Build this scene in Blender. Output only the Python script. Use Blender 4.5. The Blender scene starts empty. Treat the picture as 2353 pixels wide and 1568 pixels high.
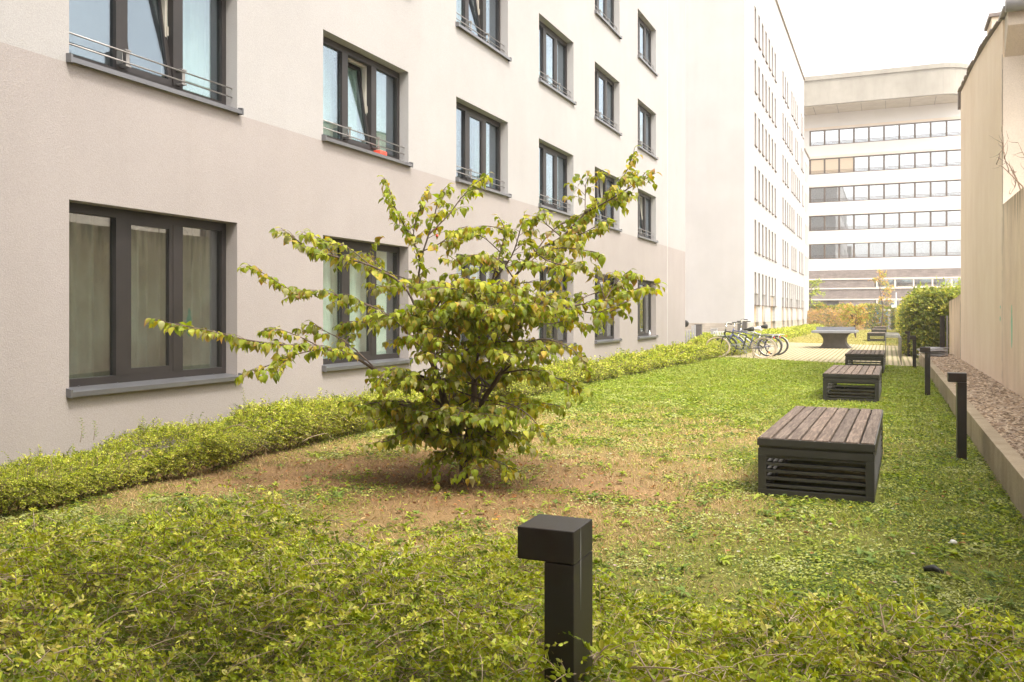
import bpy, bmesh, math, random
import numpy as np
from mathutils import Vector, Matrix, Euler

random.seed(7)
rng = np.random.default_rng(11)
R_ = math.radians
scene = bpy.context.scene
COL = scene.collection

# ------------------------------------------------------------------ camera
YAW = R_(23.35)
EYE = np.array([0.0, 0.0, 1.5])
cam_d = bpy.data.cameras.new("camera")
cam_d.sensor_width = 36.0
cam_d.lens = 2000.0 / 2353.0 * 36.0
cam_d.shift_y = -62.0 / 2353.0
cam_d.clip_start = 0.05
cam_d.clip_end = 3000
cam = bpy.data.objects.new("camera", cam_d)
cam.location = (0, 0, 1.5)
cam.rotation_euler = (R_(90), 0, YAW)
COL.objects.link(cam)
scene.camera = cam

# ------------------------------------------------------------------ world and sun
SUN_EL, SUN_AZ = R_(57), R_(58)          # azimuth measured from -Y (behind the camera) towards +X
sdir = Vector((math.sin(SUN_AZ) * math.cos(SUN_EL), -math.cos(SUN_AZ) * math.cos(SUN_EL), math.sin(SUN_EL)))
world = bpy.data.worlds.new("World")
scene.world = world
world.use_nodes = True
nt = world.node_tree
bg = nt.nodes["Background"]
sky = nt.nodes.new("ShaderNodeTexSky")
sky.sky_type = 'NISHITA'
sky.sun_disc = False
sky.sun_elevation = SUN_EL
sky.sun_rotation = math.atan2(sdir.x, sdir.y)
sky.dust_density = 4.0
hs = nt.nodes.new("ShaderNodeHueSaturation")
hs.inputs["Saturation"].default_value = 0.16
tc = nt.nodes.new("ShaderNodeTexCoord")
nz = nt.nodes.new("ShaderNodeTexNoise")
nz.inputs["Scale"].default_value = 2.2
nz.inputs["Detail"].default_value = 5
mr = nt.nodes.new("ShaderNodeMapRange")
mr.inputs["From Min"].default_value = 0.35
mr.inputs["From Max"].default_value = 0.7
mr.inputs["To Min"].default_value = 1.9
mr.inputs["To Max"].default_value = 2.5
vm = nt.nodes.new("ShaderNodeVectorMath"); vm.operation = 'SCALE'
nt.links.new(tc.outputs["Generated"], nz.inputs["Vector"])
nt.links.new(nz.outputs["Fac"], mr.inputs["Value"])
nt.links.new(sky.outputs["Color"], hs.inputs["Color"])
nt.links.new(hs.outputs["Color"], vm.inputs[0])
nt.links.new(mr.outputs["Result"], vm.inputs["Scale"])
wm = nt.nodes.new("ShaderNodeMix"); wm.data_type = 'RGBA'; wm.blend_type = 'MULTIPLY'
wm.inputs[0].default_value = 1.0
wm.inputs[7].default_value = (1.0, 0.965, 0.915, 1)
nt.links.new(vm.outputs[0], wm.inputs[6])
nt.links.new(wm.outputs[2], bg.inputs["Color"])
bg.inputs["Strength"].default_value = 0.15

sl = bpy.data.lights.new("sun", 'SUN')
sl.energy = 1.7
sl.angle = R_(10)
sl.color = (1.0, 0.95, 0.88)
so = bpy.data.objects.new("sun", sl)
so.rotation_euler = (-sdir).to_track_quat('-Z', 'Y').to_euler()
so.location = (20, -10, 40)
COL.objects.link(so)

scene.view_settings.view_transform = 'Standard'
scene.view_settings.look = 'None'
scene.view_settings.gamma = 1
scene.view_settings.use_curve_mapping = False
scene.view_settings.exposure = 0.85
scene.render.engine = 'CYCLES'
scene.cycles.max_bounces = 8
scene.cycles.diffuse_bounces = 4
scene.cycles.transparent_max_bounces = 16

# ------------------------------------------------------------------ geometry of the view (used to measure places)
Fv = np.array([-math.sin(YAW), math.cos(YAW), 0.0])
Rv = np.array([math.cos(YAW), math.sin(YAW), 0.0])
Uv = np.array([0, 0, 1.0])
def ray(u, v):
    return Fv * 2000 + Rv * (u - 1176.5) + Uv * (722 - v)
def at_depth(u, v, d):
    return EYE + ray(u, v) * (d / 2000.0)
def at_z(u, v, z=0.0):
    r = ray(u, v); return EYE + r * ((z - 1.5) / r[2])
def at_x(u, v, x):
    r = ray(u, v); return EYE + r * (x / r[0])

# ------------------------------------------------------------------ naming helpers
def tag(o, label=None, cat=None, group=None, kind=None):
    if label: o["label"] = label
    if cat: o["category"] = cat
    if group: o["group"] = group
    if kind: o["kind"] = kind
    return o
def empty(name, loc=(0, 0, 0), rz=0.0, parent=None):
    o = bpy.data.objects.new(name, None)
    o.empty_display_size = 0.2
    o.location = loc; o.rotation_euler = (0, 0, rz)
    COL.objects.link(o)
    if parent: o.parent = parent
    return o
def kids(o):
    return [c for c in bpy.data.objects if c.parent == o]
def copy_tree(o, parent=None, table=None):
    if table is None:
        table = {}
        for c in bpy.data.objects:
            if c.parent: table.setdefault(c.parent.name, []).append(c)
    c = o.copy(); COL.objects.link(c); c.parent = parent
    for ch in table.get(o.name, []):
        copy_tree(ch, c, table)
    return c

class MB:
    """collects shapes for ONE mesh object"""
    def __init__(s): s.v = []; s.f = []; s.sm = []
    def add(s, vs, fs, smooth=False):
        n = len(s.v); s.v += [tuple(map(float, p)) for p in vs]
        s.f += [tuple(i + n for i in f) for f in fs]; s.sm += [smooth] * len(fs)
        return s
    def box(s, x0, x1, y0, y1, z0, z1, b=0.0):
        if b <= 0:
            vs = [(x, y, z) for z in (z0, z1) for y in (y0, y1) for x in (x0, x1)]
            return s.add(vs, [(0, 2, 3, 1), (4, 5, 7, 6), (0, 1, 5, 4), (2, 6, 7, 3), (0, 4, 6, 2), (1, 3, 7, 5)])
        bm = bmesh.new()
        bmesh.ops.create_cube(bm, size=1.0)
        for q in bm.verts:
            q.co = Vector(((x0 + x1) / 2 + q.co.x * (x1 - x0), (y0 + y1) / 2 + q.co.y * (y1 - y0), (z0 + z1) / 2 + q.co.z * (z1 - z0)))
        bmesh.ops.bevel(bm, geom=bm.edges[:], offset=b, segments=2, affect='EDGES', profile=0.7)
        bm.verts.index_update()
        s.add([q.co[:] for q in bm.verts], [tuple(q.index for q in f.verts) for f in bm.faces])
        bm.free(); return s
    def prism(s, pts, axis, a0, a1):
        """polygon pts (2D) extruded along axis from a0 to a1"""
        n = len(pts)
        def mk(p, a):
            if axis == 'x': return (a, p[0], p[1])
            if axis == 'y': return (p[0], a, p[1])
            return (p[0], p[1], a)
        vs = [mk(p, a0) for p in pts] + [mk(p, a1) for p in pts]
        fs = [tuple(range(n))[::-1], tuple(range(n, 2 * n))] + [(i, (i + 1) % n, (i + 1) % n + n, i + n) for i in range(n)]
        return s.add(vs, fs)
    def tube(s, pts, rad, n=8, closed=False, caps=True):
        pts = [Vector(p) for p in pts]; m = len(pts)
        if not hasattr(rad, '__len__'): rad = [rad] * m
        vs = []; up = None
        for i, p in enumerate(pts):
            if closed: t = (pts[(i + 1) % m] - pts[i - 1])
            else: t = pts[min(i + 1, m - 1)] - pts[max(i - 1, 0)]
            t.normalize()
            if up is None:
                up = t.orthogonal().normalized()
            else:
                up = (up - t * up.dot(t))
                up = up.normalized() if up.length > 1e-6 else t.orthogonal().normalized()
            w = t.cross(up)
            for k in range(n):
                a = 2 * math.pi * k / n
                vs.append(p + (up * math.cos(a) + w * math.sin(a)) * rad[i])
        fs = []
        for i in range(m if closed else m - 1):
            j = (i + 1) % m
            for k in range(n):
                fs.append((i * n + k, i * n + (k + 1) % n, j * n + (k + 1) % n, j * n + k))
        s.add(vs, fs, True)
        if caps and not closed:
            b = len(s.v) - m * n
            s.f.append(tuple(b + k for k in range(n))[::-1]); s.sm.append(False)
            s.f.append(tuple(b + (m - 1) * n + k for k in range(n))); s.sm.append(False)
        return s
    def build(s, name, mat, parent=None, loc=None):
        me = bpy.data.meshes.new(name)
        me.from_pydata(s.v, [], s.f)
        if any(s.sm): me.polygons.foreach_set("use_smooth", s.sm)
        bm = bmesh.new(); bm.from_mesh(me)
        bmesh.ops.recalc_face_normals(bm, faces=bm.faces[:])
        bm.to_mesh(me); bm.free()
        me.materials.append(mat); me.update()
        o = bpy.data.objects.new(name, me); COL.objects.link(o)
        if parent: o.parent = parent
        if loc is not None: o.location = loc
        return o

def mesh_np(name, V, Fq, mat, parent=None, color=None, smooth=False):
    """V (n,3); Fq (m,k) all faces with k corners; color (n,3)"""
    me = bpy.data.meshes.new(name)
    n, (m, k) = len(V), Fq.shape
    me.vertices.add(n); me.vertices.foreach_set("co", V.astype(np.float32).ravel())
    me.loops.add(m * k); me.loops.foreach_set("vertex_index", Fq.astype(np.int32).ravel())
    me.polygons.add(m)
    me.polygons.foreach_set("loop_start", np.arange(0, m * k, k, dtype=np.int32))
    me.polygons.foreach_set("loop_total", np.full(m, k, dtype=np.int32))
    if smooth: me.polygons.foreach_set("use_smooth", np.ones(m, dtype=bool))
    if color is not None:
        ca = me.color_attributes.new("tint", 'FLOAT_COLOR', 'POINT')
        c4 = np.ones((n, 4), np.float32); c4[:, :3] = color
        ca.data.foreach_set("color", c4.ravel())
    me.materials.append(mat); me.update(calc_edges=True); me.validate()
    o = bpy.data.objects.new(name, me); COL.objects.link(o)
    if parent: o.parent = parent
    return o

def nrm(a):
    return a / np.maximum(np.linalg.norm(a, axis=-1, keepdims=True), 1e-9)

_ng = {}
def vnoise(x, y, scale, seed=0):
    if seed not in _ng: _ng[seed] = np.random.default_rng(100 + seed).random((256, 256))
    g = _ng[seed]
    x = np.asarray(x) / scale + 1000.0; y = np.asarray(y) / scale + 1000.0
    xi = np.floor(x).astype(int); yi = np.floor(y).astype(int)
    fx = x - xi; fy = y - yi
    fx = fx * fx * (3 - 2 * fx); fy = fy * fy * (3 - 2 * fy)
    a = g[xi % 256, yi % 256]; b = g[(xi + 1) % 256, yi % 256]
    c = g[xi % 256, (yi + 1) % 256]; d = g[(xi + 1) % 256, (yi + 1) % 256]
    return (a * (1 - fx) + b * fx) * (1 - fy) + (c * (1 - fx) + d * fx) * fy
def fbm(x, y, s, seed=0, o=4):
    r = 0; w = 0.5; t = 0
    for i in range(o):
        r = r + w * vnoise(x, y, s / 2 ** i, seed + i); t += w; w *= 0.55
    return r / t

# leaf shapes: columns are (along, across, lift)
LEAF_SMALL = (np.array([[0, 0, 0], [.30, -.46, .10], [.70, -.42, .10], [1, 0, 0], [.70, .42, .10], [.30, .46, .10]]),
              np.array([[0, 1, 2, 3], [0, 3, 4, 5]]))
LEAF_BLADE = (np.array([[0, -.5, 0], [0, .5, 0], [.55, .38, .0], [.55, -.38, .0], [1, 0, 0.0], [1, 0, 0.0]]),
              np.array([[0, 1, 2, 3], [3, 2, 4, 5]]))
_t = []
for a, w in ((0, .0), (.14, .34), (.34, .5), (.58, .42), (.8, .2), (1, .0)):
    _t += [[a, -w, .12 * w * 2], [a, 0, 0], [a, w, .12 * w * 2]]
_f = []
for i in range(5):
    _f += [[i * 3, i * 3 + 3, i * 3 + 4, i * 3 + 1], [i * 3 + 1, i * 3 + 4, i * 3 + 5, i * 3 + 2]]
LEAF_BIG = (np.array(_t), np.array(_f))

def leaves(shape, P, A, N, L, W, C, curl=0.0, tipC=None, tipmix=None):
    T, Fc = shape
    P = np.asarray(P); n = len(P); k = len(T)
    A = nrm(A); S = nrm(np.cross(A, N)); N = np.cross(S, A)
    L = np.broadcast_to(np.asarray(L, float), (n,)); W = np.broadcast_to(np.asarray(W, float), (n,))
    curl = np.broadcast_to(np.asarray(curl, float), (n,))
    al = T[None, :, 0]; ac = T[None, :, 1]; li = T[None, :, 2]
    lift = li * W[:, None] - curl[:, None] * (al ** 2) * L[:, None]
    along = al * L[:, None] * (1 - 0.35 * np.minimum(curl[:, None], 1.2) * al)
    V = P[:, None, :] + A[:, None, :] * along[..., None] + S[:, None, :] * (ac * W[:, None])[..., None] + N[:, None, :] * lift[..., None]
    Fq = Fc[None] + (np.arange(n) * k)[:, None, None]
    Cc = np.repeat(C[:, None, :], k, 1)
    if tipC is not None:
        m = np.clip(tipmix[:, None] * (al ** 2 * 1.2 + np.abs(ac) * .9), 0, 1)[..., None]
        Cc = Cc * (1 - m) + tipC[None, None, :] * m
    return V.reshape(-1, 3), Fq.reshape(-1, Fc.shape[1]), Cc.reshape(-1, 3)

def join(parts):
    Vs, Fs, Cs, o = [], [], [], 0
    for V, Fq, C in parts:
        Vs.append(V); Fs.append(Fq + o); Cs.append(C); o += len(V)
    return np.concatenate(Vs), np.concatenate(Fs), np.concatenate(Cs)

def stems_np(P0, D, L, droop, r0, K=4, sides=3):
    """many curved stems at once -> V, F; also returns point function"""
    n = len(P0)
    s = np.linspace(0, 1, K + 1)
    pts = P0[:, None, :] + D[:, None, :] * (L[:, None] * s[None])[..., None]
    pts[..., 2] -= (droop * L)[:, None] * (s ** 2)[None]
    ref = np.tile(np.array([[.3, .2, .93]]), (n, 1))
    s1 = nrm(np.cross(D, ref)); s2 = np.cross(s1, D)
    V = []
    for k in range(sides):
        a = 2 * math.pi * k / sides
        off = s1 * math.cos(a) + s2 * math.sin(a)
        V.append(pts + off[:, None, :] * (r0[:, None] * (1 - .75 * s)[None])[..., None])
    V = np.stack(V, 2)                     # n,K+1,sides,3
    base = np.arange(n)[:, None, None] * ((K + 1) * sides)
    i = np.arange(K)[None, :, None]; k = np.arange(sides)[None, None, :]
    k2 = (k + 1) % sides
    Fq = np.stack([base + i * sides + k, base + i * sides + k2, base + (i + 1) * sides + k2, base + (i + 1) * sides + k], -1)
    return V.reshape(-1, 3), Fq.reshape(-1, 4)

def sprig_leaves(P0, D, L, droop, pairs, ll, lw, palette, pw, s0=0.15, up=0.25, jitter=.35, shape=LEAF_SMALL, curl=.15):
    """opposite leaf pairs along each stem"""
    n = len(P0)
    out = []
    ref = nrm(np.cross(D, np.tile([[.2, .1, .97]], (n, 1)) + rng.normal(0, .25, (n, 3))))
    basec = rng.choice(len(palette), n, p=pw)
    for j in range(pairs):
        s = s0 + (1 - s0) * (j + .5 * rng.random(n)) / pairs
        p = P0 + D * (L * s)[:, None]; p[:, 2] -= droop * L * s * s
        tan = D.copy(); tan[:, 2] -= 2 * droop * s; tan = nrm(tan)
        for sg in (-1, 1):
            keep = rng.random(n) < .93
            a = nrm(tan * .55 + ref * sg * .9 + rng.normal(0, jitter, (n, 3)) + np.array([0, 0, up]))
            nn = nrm(np.cross(a, tan) * sg * -1 + rng.normal(0, .3, (n, 3)) + np.array([0, 0, .9]))
            l = ll * (.65 + .6 * rng.random(n)) * (1.05 - .35 * s); w = lw * l / ll * (.85 + .3 * rng.random(n))
            c = palette[basec] * (0.78 + .44 * rng.random((n, 1))) * (1 + rng.normal(0, .05, (n, 3)))
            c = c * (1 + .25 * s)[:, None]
            V, Fq, C = leaves(shape, p[keep], a[keep], nn[keep], l[keep], w[keep], c[keep], curl)
            out.append((V, Fq, C))
    return out

# ------------------------------------------------------------------ materials
def newmat(name):
    m = bpy.data.materials.new(name); m.use_nodes = True
    return m, m.node_tree.nodes, m.node_tree.links, m.node_tree.nodes["Principled BSDF"]
def ramp(N, stops):
    r = N.new("ShaderNodeValToRGB"); e = r.color_ramp.elements
    while len(e) < len(stops): e.new(.5)
    for q, (p, c) in zip(e, stops): q.position = p; q.color = (*c, 1)
    return r
def noise_mat(name, c1, c2, scale=5, detail=6, rough=.8, bump=.0, bscale=80, metallic=0, stretch=None, spec=.5, bdist=.01, c3=None, midscale=None):
    m, N, Lk, b = newmat(name)
    tc = N.new("ShaderNodeTexCoord"); mp = N.new("ShaderNodeMapping")
    Lk.new(tc.outputs["Object"], mp.inputs["Vector"])
    if stretch: mp.inputs["Scale"].default_value = stretch
    n = N.new("ShaderNodeTexNoise"); n.inputs["Scale"].default_value = scale; n.inputs["Detail"].default_value = detail
    Lk.new(mp.outputs[0], n.inputs["Vector"])
    r = ramp(N, [(.3, c1), (.7, c2)]); Lk.new(n.outputs["Fac"], r.inputs[0])
    out = r.outputs[0]
    if c3 is not None:
        n3 = N.new("ShaderNodeTexNoise"); n3.inputs["Scale"].default_value = midscale or scale * .3; n3.inputs["Detail"].default_value = 4
        Lk.new(mp.outputs[0], n3.inputs["Vector"])
        r3 = ramp(N, [(.5, (0, 0, 0)), (.72, (1, 1, 1))]); Lk.new(n3.outputs["Fac"], r3.inputs[0])
        mx = N.new("ShaderNodeMix"); mx.data_type = 'RGBA'
        Lk.new(r3.outputs[0], mx.inputs[0]); Lk.new(out, mx.inputs[6]); mx.inputs[7].default_value = (*c3, 1); out = mx.outputs[2]
    Lk.new(out, b.inputs["Base Color"])
    b.inputs["Roughness"].default_value = rough; b.inputs["Metallic"].default_value = metallic
    b.inputs["Specular IOR Level"].default_value = spec
    if bump > 0:
        nb = N.new("ShaderNodeTexNoise"); nb.inputs["Scale"].default_value = bscale; nb.inputs["Detail"].default_value = 3
        Lk.new(mp.outputs[0], nb.inputs["Vector"])
        bp = N.new("ShaderNodeBump"); bp.inputs["Strength"].default_value = bump; bp.inputs["Distance"].default_value = bdist
        Lk.new(nb.outputs["Fac"], bp.inputs["Height"]); Lk.new(bp.outputs[0], b.inputs["Normal"])
    return m
def tint_mat(name, rough=.5, transl=.3, spec=.4, noise=0.0):
    m, N, Lk, b = newmat(name)
    at = N.new("ShaderNodeAttribute"); at.attribute_name = "tint"
    col = at.outputs["Color"]
    if noise > 0:
        tc = N.new("ShaderNodeTexCoord"); n = N.new("ShaderNodeTexNoise"); n.inputs["Scale"].default_value = 55; n.inputs["Detail"].default_value = 5
        Lk.new(tc.outputs["Object"], n.inputs["Vector"])
        mr = N.new("ShaderNodeMapRange"); mr.inputs["From Min"].default_value = .3; mr.inputs["From Max"].default_value = .7
        mr.inputs["To Min"].default_value = 1 - noise; mr.inputs["To Max"].default_value = 1 + noise
        Lk.new(n.outputs["Fac"], mr.inputs["Value"])
        vm = N.new("ShaderNodeVectorMath"); vm.operation = 'SCALE'
        Lk.new(col, vm.inputs[0]); Lk.new(mr.outputs[0], vm.inputs["Scale"]); col = vm.outputs[0]
    Lk.new(col, b.inputs["Base Color"])
    b.inputs["Roughness"].default_value = rough; b.inputs["Specular IOR Level"].default_value = spec
    if transl > 0:
        tr = N.new("ShaderNodeBsdfTranslucent"); mx = N.new("ShaderNodeMixShader"); mx.inputs[0].default_value = transl
        hs = N.new("ShaderNodeHueSaturation"); hs.inputs["Saturation"].default_value = 1.15; hs.inputs["Value"].default_value = 1.5
        Lk.new(col, hs.inputs["Color"]); Lk.new(hs.outputs[0], tr.inputs["Color"])
        Lk.new(b.outputs[0], mx.inputs[1]); Lk.new(tr.outputs[0], mx.inputs[2])
        Lk.new(mx.outputs[0], N["Material Output"].inputs["Surface"])
    return m
def glass_mat(name, base=.14, tint=(.72, .82, .78), gl=(.92, .96, 1)):
    m, N, Lk, b = newmat(name)
    N.remove(b)
    tr = N.new("ShaderNodeBsdfTransparent"); tr.inputs[0].default_value = (*tint, 1)
    g = N.new("ShaderNodeBsdfGlossy"); g.inputs["Color"].default_value = (*gl, 1); g.inputs["Roughness"].default_value = 0.012
    lwt = N.new("ShaderNodeLayerWeight"); lwt.inputs["Blend"].default_value = .5
    fr = N.new("ShaderNodeMath"); fr.operation = 'POWER'; fr.inputs[1].default_value = 4.0; Lk.new(lwt.outputs["Facing"], fr.inputs[0])
    ma = N.new("ShaderNodeMath"); ma.operation = 'MULTIPLY_ADD'; ma.use_clamp = True
    ma.inputs[1].default_value = 1.0; ma.inputs[2].default_value = base
    Lk.new(fr.outputs[0], ma.inputs[0])
    tc = N.new("ShaderNodeTexCoord"); n = N.new("ShaderNodeTexNoise"); n.inputs["Scale"].default_value = 1.3; n.inputs["Detail"].default_value = 1
    Lk.new(tc.outputs["Object"], n.inputs["Vector"])
    bp = N.new("ShaderNodeBump"); bp.inputs["Strength"].default_value = .05; bp.inputs["Distance"].default_value = .02
    Lk.new(n.outputs["Fac"], bp.inputs["Height"]); Lk.new(bp.outputs[0], g.inputs["Normal"])
    mx = N.new("ShaderNodeMixShader")
    Lk.new(ma.outputs[0], mx.inputs[0]); Lk.new(tr.outputs[0], mx.inputs[1]); Lk.new(g.outputs[0], mx.inputs[2])
    Lk.new(mx.outputs[0], N["Material Output"].inputs["Surface"])
    return m
def mixn(N, Lk, fac, a, b, blend='MIX'):
    mx = N.new("ShaderNodeMix"); mx.data_type = 'RGBA'; mx.blend_type = blend
    for sock, val in ((0, fac), (6, a), (7, b)):
        if hasattr(val, 'is_linked') or hasattr(val, 'links'): Lk.new(val, mx.inputs[sock])
        elif isinstance(val, tuple): mx.inputs[sock].default_value = (*val, 1)
        else: mx.inputs[sock].default_value = val
    return mx.outputs[2]

def stucco_mat(name, upper, lower=None, zline=3.75, grain=260):
    m, N, Lk, b = newmat(name)
    tc = N.new("ShaderNodeTexCoord")
    big = N.new("ShaderNodeTexNoise"); big.inputs["Scale"].default_value = .55; big.inputs["Detail"].default_value = 7; big.inputs["Roughness"].default_value = .65
    Lk.new(tc.outputs["Object"], big.inputs["Vector"])
    fine = N.new("ShaderNodeTexNoise"); fine.inputs["Scale"].default_value = grain; fine.inputs["Detail"].default_value = 2
    Lk.new(tc.outputs["Object"], fine.inputs["Vector"])
    col = None
    if lower is not None:
        sp = N.new("ShaderNodeSeparateXYZ"); Lk.new(tc.outputs["Object"], sp.inputs[0])
        gt = N.new("ShaderNodeMath"); gt.operation = 'GREATER_THAN'; gt.inputs[1].default_value = zline
        Lk.new(sp.outputs[2], gt.inputs[0])
        col = mixn(N, Lk, gt.outputs[0], lower, upper)
    else:
        rgb = N.new("ShaderNodeRGB"); rgb.outputs[0].default_value = (*upper, 1); col = rgb.outputs[0]
    r1 = ramp(N, [(.3, (.93, .925, .92)), (.7, (1.04, 1.035, 1.03))]); Lk.new(big.outputs["Fac"], r1.inputs[0])
    r2 = ramp(N, [(.34, (.90, .895, .89)), (.66, (1.07, 1.07, 1.07))]); Lk.new(fine.outputs["Fac"], r2.inputs[0])
    col = mixn(N, Lk, 1.0, col, r1.outputs[0], 'MULTIPLY'); col = mixn(N, Lk, 1.0, col, r2.outputs[0], 'MULTIPLY')
    # faint rain streaks
    mp = N.new("ShaderNodeMapping"); mp.inputs["Scale"].default_value = (3, 3, .18); Lk.new(tc.outputs["Object"], mp.inputs["Vector"])
    st = N.new("ShaderNodeTexNoise"); st.inputs["Scale"].default_value = 1.2; st.inputs["Detail"].default_value = 6; Lk.new(mp.outputs[0], st.inputs["Vector"])
    r3 = ramp(N, [(.25, (.982, .976, .968)), (.6, (1, 1, 1))]); Lk.new(st.outputs["Fac"], r3.inputs[0])
    col = mixn(N, Lk, 1.0, col, r3.outputs[0], 'MULTIPLY')
    Lk.new(col, b.inputs["Base Color"]); b.inputs["Roughness"].default_value = .93; b.inputs["Specular IOR Level"].default_value = .15
    bp = N.new("ShaderNodeBump"); bp.inputs["Strength"].default_value = .4; bp.inputs["Distance"].default_value = .004
    vo = N.new("ShaderNodeTexVoronoi"); vo.inputs["Scale"].default_value = grain * .55; Lk.new(tc.outputs["Object"], vo.inputs["Vector"])
    Lk.new(vo.outputs["Distance"], bp.inputs["Height"]); Lk.new(bp.outputs[0], b.inputs["Normal"])
    return m

def concrete_mat(name, c1, c2, stain, streak=True, sc=1.0, ztop=None):
    m, N, Lk, b = newmat(name)
    tc = N.new("ShaderNodeTexCoord")
    mp = N.new("ShaderNodeMapping"); mp.inputs["Scale"].default_value = (.9, .9, .22); Lk.new(tc.outputs["Object"], mp.inputs["Vector"])
    s = N.new("ShaderNodeTexNoise"); s.inputs["Scale"].default_value = 1.6 * sc; s.inputs["Detail"].default_value = 8; s.inputs["Roughness"].default_value = .62
    Lk.new(mp.outputs[0], s.inputs["Vector"])
    g = N.new("ShaderNodeTexNoise"); g.inputs["Scale"].default_value = .5 * sc; g.inputs["Detail"].default_value = 8; g.inputs["Roughness"].default_value = .6
    Lk.new(tc.outputs["Object"], g.inputs["Vector"])
    r = ramp(N, [(.32, c1), (.68, c2)]); Lk.new(g.outputs["Fac"], r.inputs[0])
    rs = ramp(N, [(.42, (0, 0, 0)), (.8, (.42, .42, .42))]); Lk.new(s.outputs["Fac"], rs.inputs[0])
    col = mixn(N, Lk, rs.outputs[0], r.outputs[0], stain)
    f = N.new("ShaderNodeTexNoise"); f.inputs["Scale"].default_value = 60; f.inputs["Detail"].default_value = 4; Lk.new(tc.outputs["Object"], f.inputs["Vector"])
    rf = ramp(N, [(.3, (.88, .88, .88)), (.7, (1.08, 1.08, 1.08))]); Lk.new(f.outputs["Fac"], rf.inputs[0])
    col = mixn(N, Lk, 1.0, col, rf.outputs[0], 'MULTIPLY')
    if ztop:
        sp = N.new("ShaderNodeSeparateXYZ"); Lk.new(tc.outputs["Object"], sp.inputs[0])
        mp2 = N.new("ShaderNodeMapping"); mp2.inputs["Scale"].default_value = (5, 5, .5); Lk.new(tc.outputs["Object"], mp2.inputs["Vector"])
        dn = N.new("ShaderNodeTexNoise"); dn.inputs["Scale"].default_value = 1.5; dn.inputs["Detail"].default_value = 5; Lk.new(mp2.outputs[0], dn.inputs["Vector"])
        a_ = N.new("ShaderNodeMath"); a_.operation = 'MULTIPLY_ADD'; a_.inputs[1].default_value = 2.6; a_.inputs[2].default_value = -1.3 - ztop + .55; Lk.new(dn.outputs["Fac"], a_.inputs[0])
        b_ = N.new("ShaderNodeMath"); b_.operation = 'ADD'; Lk.new(a_.outputs[0], b_.inputs[0]); Lk.new(sp.outputs[2], b_.inputs[1])
        rt = ramp(N, [(.15, (0, 0, 0)), (.9, (.8, .8, .8))]); Lk.new(b_.outputs[0], rt.inputs[0])
        col = mixn(N, Lk, rt.outputs[0], col, (stain[0] * .5, stain[1] * .5, stain[2] * .5))
    Lk.new(col, b.inputs["Base Color"]); b.inputs["Roughness"].default_value = .9; b.inputs["Specular IOR Level"].default_value = .2
    bp = N.new("ShaderNodeBump"); bp.inputs["Strength"].default_value = .35; bp.inputs["Distance"].default_value = .01
    Lk.new(f.outputs["Fac"], bp.inputs["Height"]); Lk.new(bp.outputs[0], b.inputs["Normal"])
    return m

def brick_mat(name, c1, c2, mortar, sx, bw, rh, axis='xz', ms=.008):
    m, N, Lk, b = newmat(name)
    tc = N.new("ShaderNodeTexCoord"); sp = N.new("ShaderNodeSeparateXYZ"); cb = N.new("ShaderNodeCombineXYZ")
    Lk.new(tc.outputs["Object"], sp.inputs[0])
    Lk.new(sp.outputs[0 if axis == 'xz' else 1], cb.inputs[0]); Lk.new(sp.outputs[2], cb.inputs[1])
    br = N.new("ShaderNodeTexBrick"); br.inputs["Scale"].default_value = sx
    br.inputs["Brick Width"].default_value = bw; br.inputs["Row Height"].default_value = rh; br.inputs["Mortar Size"].default_value = ms
    br.inputs["Color1"].default_value = (*c1, 1); br.inputs["Color2"].default_value = (*c2, 1); br.inputs["Mortar"].default_value = (*mortar, 1)
    Lk.new(cb.outputs[0], br.inputs["Vector"])
    n = N.new("ShaderNodeTexNoise"); n.inputs["Scale"].default_value = 1.5; n.inputs["Detail"].default_value = 6; Lk.new(tc.outputs["Object"], n.inputs["Vector"])
    rr = ramp(N, [(.3, (.8, .8, .8)), (.7, (1.15, 1.15, 1.15))]); Lk.new(n.outputs["Fac"], rr.inputs[0])
    Lk.new(mixn(N, Lk, 1.0, br.outputs[0], rr.outputs[0], 'MULTIPLY'), b.inputs["Base Color"]); b.inputs["Roughness"].default_value = .85
    return m

M = {}
M['stucco'] = stucco_mat("stucco_two_tone", (.41, .395, .387), (.36, .325, .310), 3.755, grain=150)
M['stucco_white'] = stucco_mat("stucco_white", (.48, .468, .46), None, grain=60)
M['plinth'] = brick_mat("stone_plinth", (.44, .40, .34), (.37, .32, .27), (.32, .28, .23), 1, .6, .12, 'xz')
M['plinth_y'] = brick_mat("stone_plinth_side", (.44, .40, .34), (.39, .35, .30), (.32, .28, .23), 1, .6, .12, 'yz')
M['anthracite'] = noise_mat("anthracite_frame", (.024, .021, .020), (.034, .029, .028), 3, 4, .45, spec=.35)
M['sill'] = noise_mat("sill_metal", (.16, .16, .17), (.20, .20, .21), 6, 5, .34, spec=.5, metallic=.55)
M['steel'] = noise_mat("brushed_steel", (.24, .225, .21), (.32, .30, .28), 12, 4, .4, metallic=.6)
M['galv'] = noise_mat("galvanised_steel", (.30, .30, .31), (.40, .40, .41), 9, 5, .5, metallic=.5)
M['glass'] = glass_mat("window_glass", .26, (.86, .93, .90), (.60, .69, .80))
M['glass_low'] = glass_mat("window_glass_ground", .17, (.93, .98, .95))
M['glass_far'] = glass_mat("office_glass", .46, (.6, .66, .7), (.9, .94, 1))
M['curtain'] = noise_mat("curtain_pale", (.52, .60, .54), (.72, .78, .73), 3, 3, .95)
M['curtain_dark'] = noise_mat("curtain_grey", (.035, .038, .034), (.13, .14, .125), 3, 3, .95)
M['curtain_white'] = noise_mat("curtain_white", (.7, .7, .7), (.8, .8, .8), 3, 3, .95)
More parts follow.
